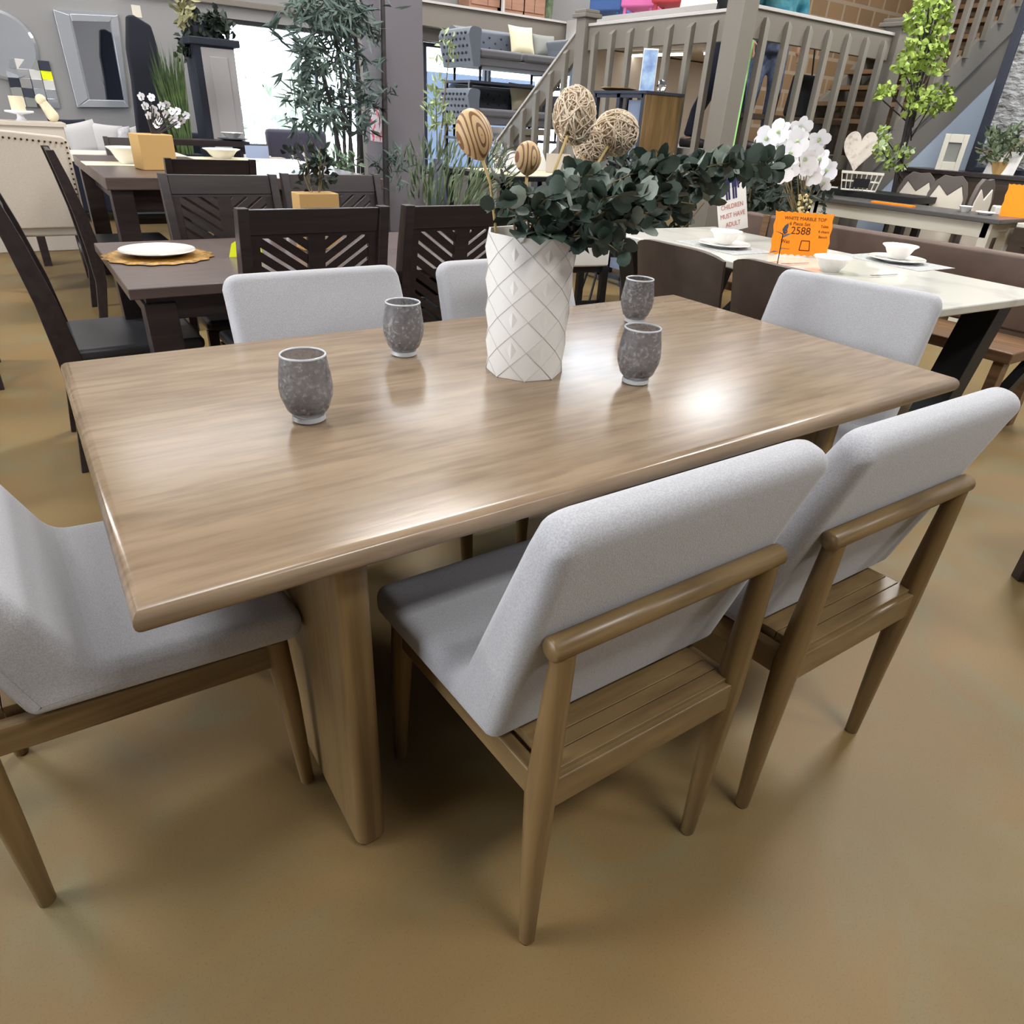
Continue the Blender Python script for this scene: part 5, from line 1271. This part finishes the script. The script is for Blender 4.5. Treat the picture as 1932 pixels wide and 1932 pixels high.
f.build('foliage', BAMB, t); st.build('stems', BAMBS, t); MB().lathe([(0, 0), (.2, 0), (.26, .45), (.22, .45), (.2, .4), (0, .4)], 18).build('pot', SLATE, t)
# lower green shrub and trunk by the column
q = AY(618, 320, 6.2); bush((q.x+.12, 6.35, 0), 'mid green leafy shrub in front of the bamboo stems', .22, .2, .55, .96, 200, mat('mid_green_leaf', (92, 116, 96), .6, rgb2=(120, 142, 116), nscale=14), .09, .035, (.14, .4, SLATE))
t = thing('bare_trunk_plant', 'slim dark trunk with a few leaf sprigs standing against the column', 'plant', (AY(726, 330, 6.7).x, 6.7, 0)); O_ = t.location.copy(); st, f = MB(), MB()
st.tube([V3((0, 0, .2)), AY(728, 320, 6.7)-O_, AY(725, 170, 6.7)-O_, AY(722, 0, 6.7)-O_], [.035, .032, .026, .02], 8)
for x, y in ((735, 172), (708, 70), (705, 200), (690, 195), (735, 308), (712, 312), (700, 60), (745, 300)):
    st.tube([AY(725, y+12, 6.7)-O_, AY(x, y, 6.7)-O_], .008, 5)
    for i in range(16): f.leaf(AY(x+R.uniform(-12, 12), y+R.uniform(-10, 8), 6.7)-O_, rv(1)+V3((0, 0, .3)), rv(1), .1, .02)
for i in range(70): f.leaf(AY(R.uniform(735, 800), R.uniform(285, 370), 6.55)-O_, rv(1)+V3((0, 0, .8)), rv(1), .12, .02)
f.build('foliage', BAMB, t); st.build('trunk', BAMBS, t); MB().lathe([(0, 0), (.14, 0), (.18, .25), (0, .25)], 14).build('pot', SLATE, t)
q = AY(702, 236, YB-.1)
q = AX(702, 236, 3.155); tag(MB().box(-.004, -.18, -.14, 0, .10, .14).build('notice', PINKSIGN, loc=(3.1598, 7.22, q.z)), 'small pink and white notice on the side of the grey column', 'sign')
# white dressed table near the window with chairs and trinkets
ZW = .72
qa = A(500, 328, ZW); t = thing('white_dressed_table', 'pale table dressed with white objects in front of the shop doorway', 'table', (2.5, 7.75, 0))
MB().box(-.45, -.4, ZW-.05, .6, .5, ZW).build('tabletop', BEIGE, t, bevel=.005)
for x in (-.4, .55):
    for y in (-.34, .42): MB().box(x-.03, y-.03, 0, x+.03, y+.03, ZW-.05).build('leg', WHITEW, t)
def at_w(px, py): q = A(px, py, ZW); return V3((min(max(q.x, 2.2), 2.95), min(max(q.y, 7.45), 8.1), ZW))
t = thing('folded_card', 'pale blue folded card standing on the white dressed table', 'card', at_w(482, 318), .1)
MB().bar((-.13, 0, .13), (-.13, 0, 0), .012, .02).bar((.13, .0, .12), (.13, 0, 0), .012, .02).build('frame_border', PETAL, t); MB().box(-.12, -.003, 0, .12, .003, .21).build('panel', FOLD, t)
q = at_w(525, 320)
for i, (w, dz) in enumerate(((.2, 0), (.18, .025), (.13, .05))): tag(MB().box(-w/2, -.07, 0, w/2, .07, .024 if i < 2 else .06).build('book', CREAM if i % 2 else BEIGE, loc=q+V3((0, 0, dz+.0005*i))), ('bottom', 'middle', 'top')[i]+' pale book of the pile on the white dressed table', 'book', 'pale books on the dressed table')
q = at_w(572, 322); t = thing('loop_sculpture', 'white looped ribbon sculpture on the white dressed table', 'ornament', q)
MB().tube([(-.07, 0, 0), (-.11, 0, .1), (-.07, 0, .2), (-.03, 0, .23), (.03, 0, .14), (.07, 0, .02)], [.012]*6, 8).build('ribbon', PETAL, t, smooth=True); MB().box(-.14, -.06, -.0, .14, .06, .012).build('base', PETAL, t, bevel=.004)
def arm_chair(px, py, Y, w, m, label):
    q = AY(px, py, Y); t = thing('armchair', label, 'chair', (q.x, Y, 0))
    MB().box(-w/2, -.02, .4, w/2, .1, q.z).build('backrest', m, t, bevel=.04); MB().box(-w/2, .0, .2, w/2, .6, .45).build('seat', m, t, bevel=.04)
    for x in (-w/2+.05, w/2-.05):
        for y in (.04, .55): MB().box(x-.02, y-.02, 0, x+.02, y+.02, .2).build('leg', BLACK, t)
arm_chair(560, 245, 8.6, .68, mat('plum_grey_velvet', (74, 72, 92), .85, sheen=.4), 'wide plum-grey armchair in front of the shop doorway')
arm_chair(490, 272, 9.4, .6, SLATE, 'dark armchair left of the plum-grey one, low in the doorway')
# candle and ornaments behind the beige chair
q = AY(41, 228, 8.2)
t = thing('candle_stand', 'cream candle on a pale footed stand at the far left', 'candle', (q.x, 8.2, q.z))
MB().lathe([(0, 0), (.05, 0), (.03, .02), (.025, .05), (.11, .065), (.11, .08), (0, .08)], 18).build('stand', PETAL, t, smooth=True); MB().lathe([(0, .08), (.055, .08), (.055, .19), (0, .19)], 18).build('candle', CREAM, t)
zc_ = q.z
t = thing('pale_sideboard', 'pale sideboard carrying the candle behind the nailhead chair', 'table', (q.x, 8.2, 0)); MB().box(-.6, -.2, 0, .30, .25, zc_).build('body', BEIGE, t, bevel=.01); MB().box(-.62, -.22, zc_-.03, .32, .27, zc_-.0005).build('top', BEIGE, t)
q = AY(96, 235, 8.2); t = thing('twisted_ornament', 'knobbly cream twisted ornament beside the candle', 'ornament', (q.x, 8.2, zc_)); m_ = MB(); H_ = AY(86, 186, 8.2).z-zc_
for i in range(9): m_.ball((-.06*i/8*1.0+.03, 0, .05+(H_-.06)*i/8), .05-.002*i+(.01 if i == 8 else 0), 8, 6)
m_.build('ornament_body', CREAM, t, smooth=True)
# furniture just outside the left edge and right edge
dk((-.505, 4.12, 0), radians(0), 'dark chair mostly outside the left edge, only its leg tips in view', 1)
q = A(1924, 1092, 0)
rr_ = radians(-35); dk((q.x+.215*cos(rr_)+.42*sin(rr_)*1, q.y+.215*sin(rr_)-.42*cos(rr_), 0), rr_, 'dark chair mostly outside the right edge, only a foot in view', 1)

# ------------------------------------------------------------ outdoors greenery
for i, (x, y, s_) in enumerate(((3.6, 14.5, .9), (4.9, 15.5, 1.2), (6.2, 17.5, 1.4))):
    t = thing('outdoor_shrub', 'pale sunlit shrub outside the shop doorway, '+('left', 'middle', 'right')[i], 'plant', (x, y, -.02), 0, 'shrubs outside the doorway'); f = MB()
    for k in range(160): f.leaf(V3((R.gauss(0, .3), R.gauss(0, .3), R.uniform(.2, 1.5)))*s_, rv(1)+V3((0, 0, .5)), rv(1), .3*s_, .14*s_)
    f.build('foliage', BUSH, t); MB().tube([(0, 0, 0), (0, 0, 1.2*s_)], .03, 6).build('trunk', BAMBS, t)

# ------------------------------------------------------------ light
W = bpy.data.worlds.new('world'); S.world = W; W.use_nodes = True
bg = W.node_tree.nodes['Background']; bg.inputs['Color'].default_value = (.90, .95, 1, 1); bg.inputs['Strength'].default_value = 9.0
def area(name, loc, sx, sy, power, col=(1, .985, .95), rot=(0, 0, 0)):
    l = bpy.data.lights.new(name, 'AREA'); l.shape = 'RECTANGLE'; l.size = sx; l.size_y = sy; l.energy = power; l.color = col
    o = bpy.data.objects.new(name, l); COL.objects.link(o); o.location = loc; o.rotation_euler = rot; return o
for x, y, p in ((1.2, 9.3, 170), (-2.5, 5.5, 150), (-1.8, 1.6, 80), (2.2, 4.4, 170), (1.2, -1.6, 115), (5.0, 1.2, 160), (5.3, 8.75, 150), (7.0, 2.6, 120), (8.4, 8.3, 150), (4.6, -3.2, 105)):  # rear right lamp over the mezzanine is added for sheen on the tabletop
    area('ceiling_lamp', (x, y, 4.6), 2.6 if y > 8 else 1.4, 2.2 if y > 8 else .6, p*(.6 if y > 8 else 1))
for x, y in ((10.0, 8.2), (12.0, 7.5)): area('mezzanine_lamp', (x, y, 2.3), 1.2, .3, 30)
area('mezzanine_upper_lamp', (10.5, 8.0, 5.2), 1.5, 1.5, 160, (.95, .97, 1))
